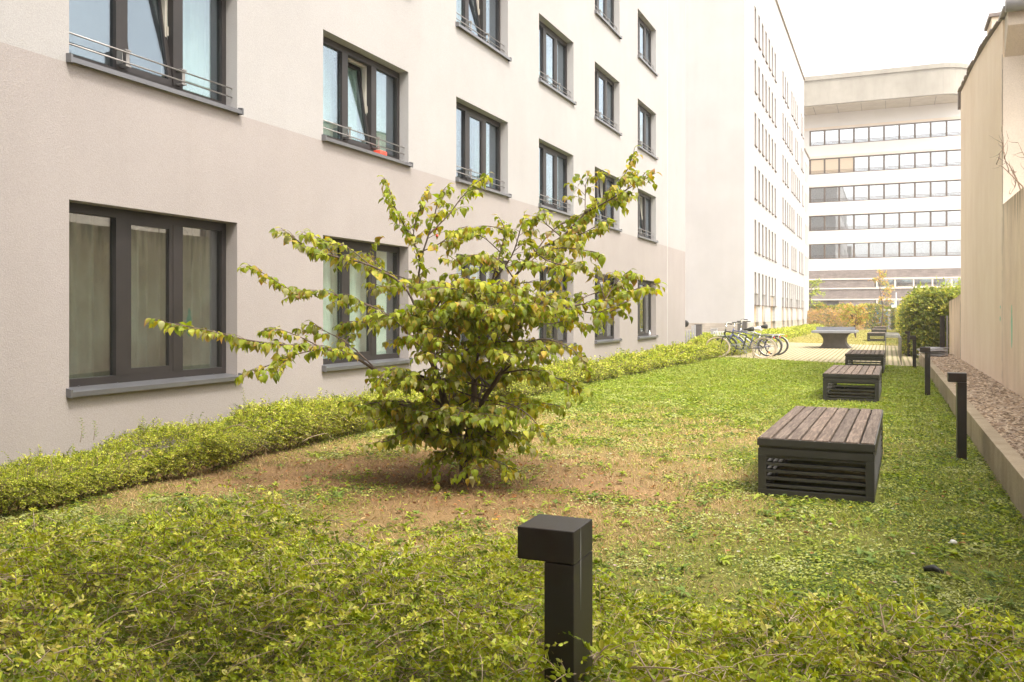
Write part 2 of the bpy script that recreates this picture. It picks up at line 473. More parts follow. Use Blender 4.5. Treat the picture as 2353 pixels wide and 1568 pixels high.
M['inner'] = noise_mat("inner_frame", (.42, .39, .33), (.5, .46, .4), 5, 3, .6)
M['old_wall'] = concrete_mat("old_render", (.86, .70, .545), (.94, .80, .655), (.74, .58, .43))
M['old_front'] = concrete_mat('old_front_render', (.60, .52, .43), (.68, .60, .51), (.52, .45, .36))
M['old_wall_low'] = concrete_mat("old_concrete", (.76, .60, .45), (.90, .75, .60), (.46, .35, .24), sc=1.4, ztop=3.44)
M['garden_wall'] = concrete_mat('garden_wall', (.70, .55, .41), (.84, .69, .54), (.40, .30, .21), sc=1.4, ztop=2.0)
M['kerb'] = concrete_mat("kerb_concrete", (.36, .29, .20), (.50, .42, .31), (.17, .13, .09), sc=3)
M['fascia'] = concrete_mat("fascia_concrete", (.29, .27, .23), (.39, .365, .32), (.17, .155, .125), sc=.6)
M['soffit'] = noise_mat("soffit_panels", (.55, .49, .39), (.63, .57, .47), 1, 4, .8)
M['white_band'] = noise_mat("white_band", (.74, .73, .71), (.78, .77, .75), .5, 5, .7)
M['cream'] = noise_mat("cream_trim", (.78, .68, .58), (.83, .74, .64), 1, 4, .8)
M['brown_frame'] = noise_mat("brown_frame", (.085, .055, .04), (.11, .075, .055), 2, 4, .5)
M['bricks'] = brick_mat("grey_brown_brick", (.215, .175, .16), (.285, .235, .215), (.20, .17, .155), 1, .5, .14, 'xz', .012)
M['blind'] = noise_mat("tan_blind", (.60, .48, .35), (.66, .54, .41), 3, 3, .8, stretch=(1, 1, 30))
M['jamb_shade'] = noise_mat('jamb_shade_grey', (.22, .20, .19), (.27, .25, .24), 3, 3, .7)  # grey that paints shade onto the slit-window jambs
M['room'] = noise_mat("office_room", (.40, .42, .44), (.80, .80, .78), .35, 5, .9)
M['wood_panel'] = noise_mat("larch_panel", (.62, .42, .25), (.75, .55, .36), 3, 5, .6, stretch=(3, 3, .4))
M['roof_metal'] = noise_mat("roof_edge_metal", (.30, .25, .20), (.38, .32, .26), 3, 3, .6)
M['slate'] = noise_mat("slate", (.16, .13, .12), (.26, .22, .20), 6, 6, .7, bump=.4, bscale=10)
M['zinc'] = noise_mat("old_zinc", (.26, .25, .25), (.36, .35, .34), 3, 5, .5, metallic=.3)
M['bollard'] = noise_mat("bollard_anthracite", (.030, .027, .026), (.042, .037, .035), 4, 6, .40, bump=.05, bscale=200, spec=.35, c3=(.034, .022, .017), midscale=6)
M['bench_metal'] = noise_mat("bench_anthracite", (.030, .0285, .025), (.042, .040, .036), 5, 6, .42, spec=.4)
M['bark'] = noise_mat("bark", (.075, .05, .04), (.17, .125, .10), 9, 7, .9, bump=.6, bscale=40, stretch=(1, 1, .3))
M['twig'] = noise_mat("twig_bark", (.28, .19, .12), (.58, .46, .33), 4, 5, .85)
M['twig_dark'] = noise_mat("twig_dark", (.13, .085, .055), (.26, .18, .12), 4, 5, .85)
M['soil'] = noise_mat("soil", (.09, .06, .04), (.20, .135, .09), 6, 8, .95, bump=.7, bscale=30, bdist=.02)
M['leaf'] = tint_mat("tree_leaf", .5, .42, .3, noise=.12)
M['hedge_leaf'] = tint_mat("hedge_leaf", .5, .22, .22)
M['bush_leaf'] = tint_mat("bush_leaf", .6, .3, .25)
M['grass'] = tint_mat("lawn_leaf", .55, .3, .3)
M['lawn_soil'] = tint_mat("lawn_soil", .95, 0, .1, noise=.35)
M['pebble'] = tint_mat("pebble", .75, 0, .3, noise=.15)
M['concrete_dark'] = noise_mat("dark_concrete", (.085, .075, .072), (.12, .107, .102), 4, 7, .75, bump=.2, bscale=90)
M['table_grey'] = noise_mat("table_grey", (.20, .205, .225), (.26, .265, .285), 4, 5, .45)
M['black'] = noise_mat("black_plastic", (.02, .02, .02), (.04, .04, .04), 8, 3, .5)
M['saddle_white'] = noise_mat("plastic_cover", (.62, .6, .57), (.78, .76, .73), 14, 4, .4)
M['cream_tyre'] = noise_mat("cream_tyre", (.62, .50, .38), (.72, .60, .47), 10, 3, .7)
M['tyre'] = noise_mat("black_tyre", (.03, .028, .026), (.06, .055, .05), 10, 3, .8)
M['bike_black'] = noise_mat("bike_dark_green", (.025, .03, .022), (.045, .05, .038), 6, 2, .3)
M['bike_blue'] = noise_mat("bike_blue", (.06, .07, .16), (.09, .10, .22), 6, 2, .3)
M['bike_silver'] = noise_mat("bike_silver", (.42, .42, .44), (.55, .55, .56), 6, 2, .35, metallic=.6)
M['chrome'] = noise_mat("chrome", (.6, .58, .55), (.75, .73, .70), 6, 2, .2, metallic=.9)
M['orange'] = noise_mat("orange_reflector", (.75, .20, .02), (.85, .28, .04), 6, 2, .3)
M['red'] = noise_mat("red_plastic", (.75, .06, .03), (.85, .10, .06), 6, 2, .4)
M['white'] = noise_mat("white_plastic", (.75, .74, .72), (.85, .84, .82), 6, 2, .5)
M['blue'] = noise_mat("blue_plastic", (.03, .28, .60), (.05, .36, .72), 6, 2, .5)
M['green_paint'] = noise_mat("green_paint", (.25, .60, .42), (.38, .68, .50), 16, 5, .8)
M['grey_stone'] = noise_mat("grey_slabs", (.36, .36, .38), (.50, .50, .52), 5, 5, .7)
M['grey_post'] = noise_mat("grey_post", (.34, .34, .35), (.44, .44, .45), 4, 4, .5)

def paver_mat():
    m, N, Lk, b = newmat("grass_pavers")
    tc = N.new("ShaderNodeTexCoord"); sp = N.new("ShaderNodeSeparateXYZ"); Lk.new(tc.outputs["Object"], sp.inputs[0])
    n = N.new("ShaderNodeTexNoise"); n.inputs["Scale"].default_value = 2.2; n.inputs["Detail"].default_value = 8; Lk.new(tc.outputs["Object"], n.inputs["Vector"])
    n2 = N.new("ShaderNodeTexNoise"); n2.inputs["Scale"].default_value = 25; n2.inputs["Detail"].default_value = 4; Lk.new(tc.outputs["Object"], n2.inputs["Vector"])
    stone = ramp(N, [(.3, (.34, .275, .165)), (.7, (.45, .375, .245))]); Lk.new(n2.outputs["Fac"], stone.inputs[0])
    gr = ramp(N, [(.35, (.13, .145, .04)), (.65, (.24, .20, .10))]); Lk.new(n.outputs["Fac"], gr.inputs[0])
    mu = N.new("ShaderNodeMath"); mu.operation = 'MULTIPLY'; mu.inputs[1].default_value = 1 / .155; Lk.new(sp.outputs[0], mu.inputs[0])
    ad = N.new("ShaderNodeMath"); ad.operation = 'MULTIPLY_ADD'; ad.inputs[1].default_value = .5; Lk.new(n2.outputs["Fac"], ad.inputs[0]); Lk.new(mu.outputs[0], ad.inputs[2])
    fr = N.new("ShaderNodeMath"); fr.operation = 'FRACT'; Lk.new(ad.outputs[0], fr.inputs[0])
    lt = N.new("ShaderNodeMath"); lt.operation = 'LESS_THAN'; lt.inputs[1].default_value = .36; Lk.new(fr.outputs[0], lt.inputs[0])
    col = mixn(N, Lk, lt.outputs[0], stone.outputs[0], gr.outputs[0])
    Lk.new(col, b.inputs["Base Color"]); b.inputs["Roughness"].default_value = .9
    bp = N.new("ShaderNodeBump"); bp.inputs["Strength"].default_value = .6; bp.inputs["Distance"].default_value = .02; bp.invert = True
    Lk.new(lt.outputs[0], bp.inputs["Height"]); Lk.new(bp.outputs[0], b.inputs["Normal"])
    return m
M['pavers'] = paver_mat()

def wood_mat():
    m, N, Lk, b = newmat("weathered_planks")
    tc = N.new("ShaderNodeTexCoord"); mp = N.new("ShaderNodeMapping"); mp.inputs["Scale"].default_value = (14, 1.0, 14)
    Lk.new(tc.outputs["Object"], mp.inputs["Vector"])
    n = N.new("ShaderNodeTexNoise"); n.inputs["Scale"].default_value = 3; n.inputs["Detail"].default_value = 9; n.inputs["Distortion"].default_value = 1.2
    Lk.new(mp.outputs[0], n.inputs["Vector"])
    r = ramp(N, [(.25, (.05, .036, .028)), (.5, (.145, .108, .085)), (.75, (.27, .215, .175))]); Lk.new(n.outputs["Fac"], r.inputs[0])
    g = N.new("ShaderNodeNewGeometry")
    rr = ramp(N, [(0, (.8, .8, .8)), (1, (1.2, 1.15, 1.1))]); Lk.new(g.outputs["Random Per Island"], rr.inputs[0])
    Lk.new(mixn(N, Lk, 1.0, r.outputs[0], rr.outputs[0], 'MULTIPLY'), b.inputs["Base Color"]); b.inputs["Roughness"].default_value = .78
    bp = N.new("ShaderNodeBump"); bp.inputs["Strength"].default_value = .5; bp.inputs["Distance"].default_value = .006
    Lk.new(n.outputs["Fac"], bp.inputs["Height"]); Lk.new(bp.outputs[0], b.inputs["Normal"])
    return m
M['planks'] = wood_mat()

# ------------------------------------------------------------------ walls with openings
def grid_wall(mb, fmap, a0, a1, b0, b1, holes, depth):
    """fmap(a,b,d) -> xyz ; holes (a0,a1,b0,b1) ; reveals go back by depth"""
    As = sorted({a0, a1, *[h[0] for h in holes], *[h[1] for h in holes]})
    Bs = sorted({b0, b1, *[h[2] for h in holes], *[h[3] for h in holes]})
    As = [a for a in As if a0 <= a <= a1]; Bs = [q for q in Bs if b0 <= q <= b1]
    H = set()
    for h in holes:
        i0, i1 = As.index(h[0]), As.index(h[1]); j0, j1 = Bs.index(h[2]), Bs.index(h[3])
        for i in range(i0, i1):
            for j in range(j0, j1): H.add((i, j))
    for j in range(len(Bs) - 1):
        i = 0
        while i < len(As) - 1:
            if (i, j) in H: i += 1; continue
            k = i
            while k < len(As) - 1 and (k, j) not in H: k += 1
            mb.add([fmap(As[i], Bs[j], 0), fmap(As[k], Bs[j], 0), fmap(As[k], Bs[j + 1], 0), fmap(As[i], Bs[j + 1], 0)], [(0, 1, 2, 3)])
            i = k
    for (p0, p1, q0, q1) in holes:
        for e0, e1 in (((p0, q0), (p1, q0)), ((p1, q0), (p1, q1)), ((p1, q1), (p0, q1)), ((p0, q1), (p0, q0))):
            mb.add([fmap(*e0, 0), fmap(*e1, 0), fmap(*e1, depth), fmap(*e0, depth)], [(0, 1, 2, 3)])

def build_plain(mb, name, mat, parent=None):
    """no normal recalculation (open shells)"""
    me = bpy.data.meshes.new(name); me.from_pydata(mb.v, [], mb.f); me.materials.append(mat); me.update()
    o = bpy.data.objects.new(name, me); COL.objects.link(o)
    if parent: o.parent = parent
    return o
exec_order = []

# ================================================================== GROUND
ground = MB().add([(-400, -200, -.03), (400, -200, -.03), (400, 900, -.03), (-400, 900, -.03)], [(0, 1, 2, 3)]).build("ground", M['soil'])
tag(ground, "bare brown earth under the courtyard planting", "ground", kind="structure")
yard = MB().add([(-30, 88, -.012), (40, 88, -.012), (40, 112, -.012), (-30, 112, -.012)], [(0, 1, 2, 3)]).build("street", noise_mat("street_asphalt", (.09, .085, .08), (.13, .12, .115), 2, 6, .9))
tag(yard, "grey street surface beyond the far hedge", "street", kind="structure")

def front_edge(x):     # southern edge of the grass pavers (slanting)
    return 26.9 - (x - .6) * .60
def back_edge(x):
    return 44.2 - (x - .7) * .62
PX0, PX1 = -5.9, .80
paving = MB().prism([(PX0, front_edge(PX0)), (PX1, front_edge(PX1)), (PX1, back_edge(PX1)), (PX0 + .3, back_edge(PX0 + .3))], 'z', -.02, .022).build("paving", M['pavers'])
tag(paving, "strip of beige grass pavers crossing the lawn", "paving", kind="structure")

GREEN = np.array([.14, .18, .03]); LUSH = np.array([.115, .21, .02]); TAN = np.array([.46, .32, .16]); RED = np.array([.19, .105, .055]); SOIL = np.array([.16, .095, .055])
TRUNK = at_z(1066, 1105)
def dryness(x, y):
    d = fbm(x, y, 1.6, 1, 4) * 1.35 - .25
    n = vnoise(x, y, .55, 9)
    near = np.exp(-(((x - TRUNK[0] + .5) / 2.6) ** 2 + ((y - TRUNK[1] + .2) / 1.9) ** 2))
    band = np.exp(-(((x + 3.2) / 2.4) ** 2 + ((y - 11) / 2.6) ** 2))
    lush = 1 / (1 + np.exp(-(y - 14.5 - 1.2 * fbm(x, y, 3, 20) - .35 * x) / .9))
    right = np.exp(-(((x - .4) / .7) ** 2)) * .15
    far = 1 / (1 + np.exp(-(y - 44) / 1.5))
    v = d * .75 - .24 * np.clip((x + 2.2) / 1.5, 0, 1) + .75 * near + .42 * band + .18 * (n - .5) - .62 * lush * (1 - far) - right + .18 * far
    clover = np.exp(-(((x + 4.5) / .75) ** 2 + ((y - 5.0) / .8) ** 2)) + .8 * np.exp(-(((x + 3.1) / .5) ** 2 + ((y - 4.5) / .35) ** 2))
    return np.clip(v - .8 * clover, 0, 1)

def lawn_sheet(name, x0, x1, y0, y1, step, z=0.0, yf=None):
    xs = np.arange(x0, x1 + step * .5, step); ys = np.arange(y0, y1 + step * .5, step)
    X, Y = np.meshgrid(xs, ys, indexing='ij')
    Z = z + .02 * (fbm(X, Y, .8, 30, 3) - .5) + .006 * (vnoise(X, Y, .12, 33) - .5)
    if yf is not None: Y = np.minimum(Y, yf(X))
    V = np.stack([X, Y, Z], -1).reshape(-1, 3)
    a, b = len(xs), len(ys)
    i = np.arange(a - 1)[:, None]; j = np.arange(b - 1)[None]
    Fq = np.stack([i * b + j, (i + 1) * b + j, (i + 1) * b + j + 1, i * b + j + 1], -1).reshape(-1, 4)
    d = dryness(X, Y).reshape(-1, 1); f = vnoise(X, Y, .16, 40).reshape(-1, 1)
    core = np.exp(-(((X - TRUNK[0] + .2) / .8) ** 2 + ((Y - TRUNK[1]) / .55) ** 2)).reshape(-1, 1)
    tan = TAN * (.55 + .5 * f) * (1 - .5 * f) + RED * (.5 * f)
    c = (GREEN * .75 + SOIL * .25) * (1 - d) + tan * d
    redmix = np.clip(np.exp(-(((X - TRUNK[0] + .4) / 2.4) ** 2 + ((Y - TRUNK[1] + .2) / 1.7) ** 2)).reshape(-1, 1) * .8, 0, 1)
    c = c * (1 - redmix) + RED * (.8 + .5 * f) * redmix
    c = c * (1 - .55 * core) + SOIL * .55 * core
    o = mesh_np(name, V, Fq, M['lawn_soil'], color=c, smooth=True)
    return o
l1 = lawn_sheet("lawn", -6.74, .90, 1.0, 31.4, .09, yf=lambda x: front_edge(x) - .02)
tag(l1, "patchy green and dried lawn in front of the pavers", "lawn", kind="structure")
l2 = lawn_sheet("far_lawn", -6.9, 3.0, 44.0, 90.0, .5, z=.0)
vv = np.empty(len(l2.data.vertices) * 3); l2.data.vertices.foreach_get("co", vv); vv = vv.reshape(-1, 3)
vv[:, 1] = np.maximum(vv[:, 1], back_edge(vv[:, 0]) + .01); l2.data.vertices.foreach_set("co", vv.ravel()); l2.data.update()
tag(l2, "yellowish lawn beyond the pavers and the stone table", "lawn", kind="structure")
l3 = MB().add([(-6.9, 25, -.016), (3.2, 25, -.016), (3.2, 50, -.016), (-6.9, 50, -.016)], [(0, 1, 2, 3)]).build("verge", noise_mat("verge_grass", (.10, .12, .03), (.26, .21, .09), 3, 8, .95))
tag(l3, "narrow grassy verge beside the pavers", "verge", kind="structure")

# ================================================================== NEAR BUILDING (left)
WX = -6.75
yb = [abs(0) for _ in range(6)]
PITCH = 3.855
cols_y = [5.60, 9.43, 13.24, 17.07, 20.88, 24.97]
WW = 2.20
rows = [(.80, 2.53), (3.80, 5.21), (6.44, 7.85), (9.09, 10.50), (11.74, 13.15)]
near_b = empty("apartment_building", (WX, 31.5, 0))
tag(near_b, "near pale rendered apartment block with taupe ground floor along the left of the lawn", "building")
holes = [(y - 0, y + WW, z0, z1) for y in cols_y for (z0, z1) in rows]
mb = MB(); END = 31.5
grid_wall(mb, lambda a, b, d: (WX - d, a, b), -6.0, END, 0, 15.2, holes, .20)
# closed body behind the facade
mb.add([(WX, END, 0), (WX - 14, END, 0), (WX - 14, END, 15.2), (WX, END, 15.2)], [(0, 1, 2, 3)])
mb.add([(WX, -6, 0), (WX - 14, -6, 0), (WX - 14, -6, 15.2), (WX, -6, 15.2)], [(0, 1, 2, 3)])
mb.add([(WX - 14, -6, 0), (WX - 14, END, 0), (WX - 14, END, 15.2), (WX - 14, -6, 15.2)], [(0, 1, 2, 3)])
mb.add([(WX, -6, 15.2), (WX - 14, -6, 15.2), (WX - 14, END, 15.2), (WX, END, 15.2)], [(0, 1, 2, 3)])
w = build_plain(mb, "wall", M['stucco'], None); w.parent = near_b; w.matrix_parent_inverse = Matrix.Translation((-WX, -END, 0))
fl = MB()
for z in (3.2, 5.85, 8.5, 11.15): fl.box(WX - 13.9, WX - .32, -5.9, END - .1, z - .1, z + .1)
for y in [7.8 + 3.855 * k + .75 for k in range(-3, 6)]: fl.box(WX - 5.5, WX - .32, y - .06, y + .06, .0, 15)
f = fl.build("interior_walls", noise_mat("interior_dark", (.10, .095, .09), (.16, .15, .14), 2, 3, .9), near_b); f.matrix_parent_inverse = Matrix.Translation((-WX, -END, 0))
# expansion joint and edge bead
j = MB().box(WX + .001, WX + .004, 28.69, 28.705, 0, 15.2).build("expansion_joint", M['curtain_white'], near_b); j.matrix_parent_inverse = Matrix.Translation((-WX, -END, 0))

def window_frame(w, h):
    mb = MB(); X0, X1 = -.235, -.160
    mb.box(X0, X1, 0, .065, 0, h); mb.box(X0, X1, w - .065, w, 0, h)
    mb.box(X0, X1 - .001, .065, w - .065, 0, .10); mb.box(X0, X1 - .001, .065, w - .065, h - .09, h)
    for y0, y1 in ((.66, .80), (1.40, 1.535)):
        mb.box(X0, X1 + .004, y0, y1, .10, h - .09)
    return mb
def sash_frame(h, y0=.80, y1=1.40):
    mb = MB(); a, b = .0, h - .19
    mb.box(-.05, 0, y0, y0 + .05, a, b); mb.box(-.05, 0, y1 - .05, y1, a, b)
    mb.box(-.05, -.001, y0 + .05, y1 - .05, a, a + .06); mb.box(-.05, -.001, y0 + .05, y1 - .05, b - .05, b)
    return mb
def wave_sheet(y0, y1, z0, z1, amp=.035, per=.11, seed=0):
    r = random.Random(seed); mb = MB(); n = int((y1 - y0) / .012); vs = []
    ph = [r.uniform(0, 6.28) for _ in range(4)]
    for i in range(n + 1):
        y = y0 + (y1 - y0) * i / n
        q = 2 * math.pi * y / per
        x = amp * (math.sin(q + 1.7 * math.sin(y * 3.1 + ph[0])) * .6 + .5 * math.sin(q * .53 + ph[1]) + .25 * math.sin(q * 1.9 + ph[2]))
        vs += [(x * .8, y, z0), (x, y, z1)]
    fs = [(2 * i, 2 * i + 2, 2 * i + 3, 2 * i + 1) for i in range(n)]
    return mb.add(vs, fs, True)
mesh_cache = {}
def child(name, key, mk, mat, parent, loc=(0, 0, 0), rot=None):
    if key not in mesh_cache:
        o = mk().build(name, mat, parent); mesh_cache[key] = o.data
    else:
        o = bpy.data.objects.new(name, mesh_cache[key]); COL.objects.link(o); o.parent = parent
    o.location = loc
    if rot: o.rotation_euler = rot
    return o
def sill_mb(w):
    mb = MB()
    mb.prism([(-.17, .028), (.062, .0), (.062, -.045), (.055, -.045), (.055, -.008), (-.17, .018)], 'y', -.015, w + .015)
    for y in (-.033, w + .013):
        mb.prism([(-.0, .035), (.066, .024), (.066, -.052), (.0, -.045)], 'y', y, y + .02)
    for i in range(5):
        y = .22 + i * .44; mb.box(-.156, -.140, y, y + .014, .022, .034)
    return mb
def rail_mb(w):
    mb = MB()
    for z in (.155, .255):
        mb.tube([(-.075, .0, z), (-.075, w, z)], .0085, 8)
    for y in (.73, 1.467):
        mb.box(-.156, -.068, y - .035, y + .035, .12, .135); mb.box(-.156, -.068, y - .035, y + .035, .27, .285)
        mb.box(-.083, -.076, y - .02, y + .02, .1352, .2698)
    mb.box(-.156, -.083, .667, .675, .14, .268)
    return mb
OPEN = {(0, 1): 1, (1, 1): 1, (2, 2): 1, (4, 1): 1, (5, 1): 1, (5, 3): 2, (3, 2): 0}
CURT = {}
k = 0
for ci, y in enumerate(cols_y):
    for ri, (z0, z1) in enumerate(rows[:4]):
        h = z1 - z0; key = 'g' if ri == 0 else 'u'
        wobj = child("window", ('win', key), lambda: window_frame(WW, h), M['anthracite'], near_b)
        wobj.parent = near_b; wobj.location = (0, y - END, z0)
        tilt = OPEN.get((ci, ri), 0)
        ang = R_(-8.5) if tilt == 1 else 0
        s = child("sash", ('sash', key), lambda: sash_frame(h), M['anthracite'], wobj, (-.162, 0, .10), (0, ang, 0))
        gm = M['glass_low'] if ri == 0 else M['glass']
        for (a, b, tl) in ((.065, .66, 0), (.85, 1.35, 1), (1.535, WW - .065, 0)):
            if tl:
                child("pane", ('panec', key), lambda: MB().box(-.03, -.022, .85, 1.35, .06, h - .24), gm, wobj, (-.162, 0, .10), (0, ang, 0))
            else:
                child("pane", ('pane', key, a), lambda: MB().box(-.205, -.197, a, b, .10, h - .09), gm, wobj)
        if tilt:
            child("inner_frame", ('inf', key), lambda: MB().box(-.30, -.24, 1.37, 1.40, .10, h - .09).box(-.30, -.24, .80, 1.40, h - .12, h - .09).box(-.236, -.222, 1.385, 1.40, h * .45, h * .52), M['inner'], wobj)
        child("sill", ('sill',), lambda: sill_mb(WW), M['sill'], wobj)
        if ri > 0: child("railing", ('rail',), lambda: rail_mb(WW), M['steel'], wobj)
        # curtains
        rr = random.Random(ci * 7 + ri)
        if ri == 0 and ci == 0:
            c = wave_sheet(.0, WW, .0, h - .02, .07, .17, 3).build("curtain", M['curtain_dark'], wobj, (-.42, 0, 0))
        elif ri == 0:
            c = wave_sheet(.0, [2.1, 1.6, 1.3, 1.2, 1.0][ci - 1], .0, h - .02, .06, .15, ci).build("curtain", M['curtain'] if ci < 5 else M['curtain_white'], wobj, (-.40, 0, 0))
        else:
            a, b = [(0, 2.2), (1.5, 2.2), (.0, 1.0), (1.4, 2.2), (0, 2.2), (0.7, 2.2)][(ci * 3 + ri) % 6]
            c = wave_sheet(a, b, .0, h - .02, .035, .11, ci * 5 + ri).build("curtain", M['curtain'], wobj, (-.40, 0, 0))

rb = MB().box(-.055, .055, -.10, .10, 0, .055, .012).build("box", M['red'], None, (WX - .225 + .145, 10.95, 3.845 - .012))
tag(rb, "small red box lying on the sill of the tilted first-floor window", "box")
bt = MB().tube([(0, 0, 0), (0, 0, .10), (0, 0, .13), (0, 0, .17)], [.032, .032, .014, .014], 12).build("bottle", M['curtain_white'], None, (WX - .06, 26.6, .825))
tag(bt, "small whitish bottle standing on the farthest ground-floor window sill", "bottle")

lampb = empty("wall_lamp", (WX - .04, END + .02, 1.15))
tag(lampb, "round black lamp on the far corner of the near apartment block", "lamp")
lp = MB()
pts = [(0, 0), (.05, 0)]
lp.tube([(-.1, 0, 0), (-.1, .10, 0)], [.05, .05], 16); lp.build("bracket", M['black'], lampb)
lp = MB(); lp.tube([(0, .06, 0), (0, .08, 0), (0, .20, 0), (0, .25, 0)], [.10, .13, .13, .07], 24); lp.build("lamp_shade", M['black'], lampb)

# ================================================================== THE BLOCK THE PICTURE WAS TAKEN FROM (its wall rises just behind the camera)
home = empty("rear_building", (0, -1.0, 0))
tag(home, "pale rendered block rising just behind the viewpoint", "building")
hm = MB(); hh = [(x, x + 2.2, z0, z1) for x in (-5.2, -1.1, 3.0, 7.1) for (z0, z1) in rows[1:]]
grid_wall(hm, lambda a, b, d: (a, -1.0 - d, b), -6.7, 12.0, 0, 14.5, hh, .2)
hm.add([(12, -1, 0), (12, -12, 0), (12, -12, 14.5), (12, -1, 14.5)], [(0, 1, 2, 3)])
hm.add([(-6.7, -1, 14.5), (12, -1, 14.5), (12, -12, 14.5), (-6.7, -12, 14.5)], [(0, 1, 2, 3)])
o = build_plain(hm, "wall", M['stucco']); o.parent = home; o.matrix_parent_inverse = Matrix.Translation((0, 1.0, 0))
for (x0, x1, z0, z1) in hh:
    o = MB().box(x0, x1, -1.19, -1.15, z0, z1).build("window", M['glass'], home); o.matrix_parent_inverse = Matrix.Translation((0, 1.0, 0))

# ================================================================== SECOND BUILDING (white, many narrow windows)
BX = -6.9; BY0, BY1, BH = 46.8, 82.2, 22.5
mid_b = empty("office_building", (BX, BY0, 0))
tag(mid_b, "tall white building with many narrow slit windows beyond the bicycles", "building")
gridY = [50.5 + 1.58 * i for i in range(20)]
pat = {0: [0,1,2,3,4,5,6, 9,10,11, 13,14,15,16, 18,19], 1: [0,1,2,3,4,5,6, 9,10,11,12,13, 15,16, 18,19], 2: [0,1,2,3,4,5,6, 9,10,11, 13,14,15,16,17, 19],
       3: [0,1,2,3,4,5,6, 9,10,11,12,13,14, 16,17,18], 4: [0,1,2,3,4,5,6, 9,10,11, 13,14,15, 17,18,19], 5: [0,1,2,3,4,5,6, 9,10,11,12,13,14,15,16,17, 18,19]}
tops = [6.02 + 2.93 * i for i in range(6)]      # measured opening heads
tops = [1.5 + (722 - v) * .02456 for v in (625, 503.5, 380, 257, 134.5, 12)]
holes2 = []; wins2 = []
for r, t in enumerate(tops):
    if t > BH - .6: continue
    for i in pat[5 - r]:
        holes2.append((gridY[i], gridY[i] + .78, t - 1.86, t)); wins2.append((gridY[i], t - 1.86, 1.86))
g_open = [(50.4, 52.1), (53.7, 55.2), (57.8, 60.2), (64.2, 65.7), (67.3, 68.8), (70.4, 71.9), (75.0, 77.0), (80.0, 81.9)]
for a, b in g_open: holes2.append((a, b, .12, 2.68))
mb = MB()
grid_wall(mb, lambda a, b, d: (BX - d, a, b), BY0, BY1, 1.02, BH, [h for h in holes2 if h[2] > 1.1] + [(a, b, 1.02, 2.68) for a, b in g_open], .42)
mb.add([(BX, BY0, 1.02), (BX - 18, BY0, 1.02), (BX - 18, BY0, BH), (BX, BY0, BH)], [(0, 1, 2, 3)])
mb.add([(BX, BY1, 0), (BX - 18, BY1, 0), (BX - 18, BY1, BH), (BX, BY1, BH)], [(0, 1, 2, 3)])
mb.add([(BX - 18, BY0, 0), (BX - 18, BY1, 0), (BX - 18, BY1, BH), (BX - 18, BY0, BH)], [(0, 1, 2, 3)])
def rel(o, p):
    o.parent = p; o.matrix_parent_inverse = Matrix.Translation(-p.location); return o
w = rel(build_plain(mb, "wall", M['stucco_white']), mid_b)
mb = MB()
grid_wall(mb, lambda a, b, d: (BX + .03 - d, a, b), BY0 - .03, BY1, 0, 1.02, [(a, b, .12, 1.02) for a, b in g_open], .45)
rel(build_plain(mb, "plinth", M['plinth_y']), mid_b)
mb = MB(); mb.box(BX - 18, BX + .028, BY0 - .04, BY0 - .0, 0, 1.02)
rel(mb.build("plinth", M['plinth']), mid_b)
mb = MB(); mb.box(BX - 18, BX + .10, BY0 - .10, BY1 + .1, BH + .001, BH + .12)
rel(mb.build("roof", M['roof_metal']), mid_b)
for n, (y, z, h) in enumerate(wins2):
    fo = child("window", ('w2',), lambda: MB().box(-.36, -.30, 0, .07, 0, 1.86).box(-.36, -.30, .71, .78, 0, 1.86).box(-.36, -.301, .07, .71, 0, .07).box(-.36, -.301, .07, .71, 1.79, 1.86), M['brown_frame'], mid_b, (0, y - BY0, z))
    child("pane", ('w2p',), lambda: MB().box(-.34, -.33, .07, .71, .07, 1.79), M['glass_far'], fo)
    child("jamb_shade", ('w2r',), lambda: MB().box(-.295, -.004, .762, .777, .002, 1.857), M['jamb_shade'], fo)  # added plate on the far jamb, its grey colour stands in for shade
    child("sill", ('w2s',), lambda: MB().box(-.3, .07, -.03, .81, -.05, -.002), M['brown_frame'], fo)
for a, b in g_open:
    n = max(1, int(round((b - a) / .8)))
    o = child("door_screen", ('gs', round(b - a, 2)), lambda: MB().box(-.44, -.36, 0, b - a, 0, 2.56), M['curtain_white'], mid_b, (0, a - BY0, .12))
    child("wood_panel", ('gw', round(b - a, 2)), lambda: MB().box(-.355, -.04, .06, .22, 0, 2.5).box(-.355, -.04, (b - a) * .52, (b - a) * .52 + .13, 0, 2.5), M['wood_panel'], o)

# third, lower building right behind
low_b = empty("low_building", (BX, BY1, 0))
tag(low_b, "lower white annex adjoining the far end of the slit-windowed building", "building")
mb = MB(); BH3 = 16.3
h3 = []
for t in (6.8, 9.7, 12.6, 15.4):
    for y in (83.2, 84.6, 86.0): h3.append((y, y + .7, t - 1.86, t))
grid_wall(mb, lambda a, b, d: (BX - d, a, b), BY1 + .1, 87.4, 0, BH3, h3, .42)
mb.add([(BX, 87.4, 0), (BX - 18, 87.4, 0), (BX - 18, 87.4, BH3), (BX, 87.4, BH3)], [(0, 1, 2, 3)])
rel(build_plain(mb, "wall", M['stucco_white']), low_b)
rel(MB().box(BX - 18, BX + .10, BY1 + .12, 87.5, BH3, BH3 + .12).build("roof", M['roof_metal']), low_b)
for (y, _, z, t) in h3:
    fo = child("window", ('w2',), None, M['brown_frame'], low_b, (0, y - BY1, z))
    child("pane", ('w2p',), None, M['glass_far'], fo)

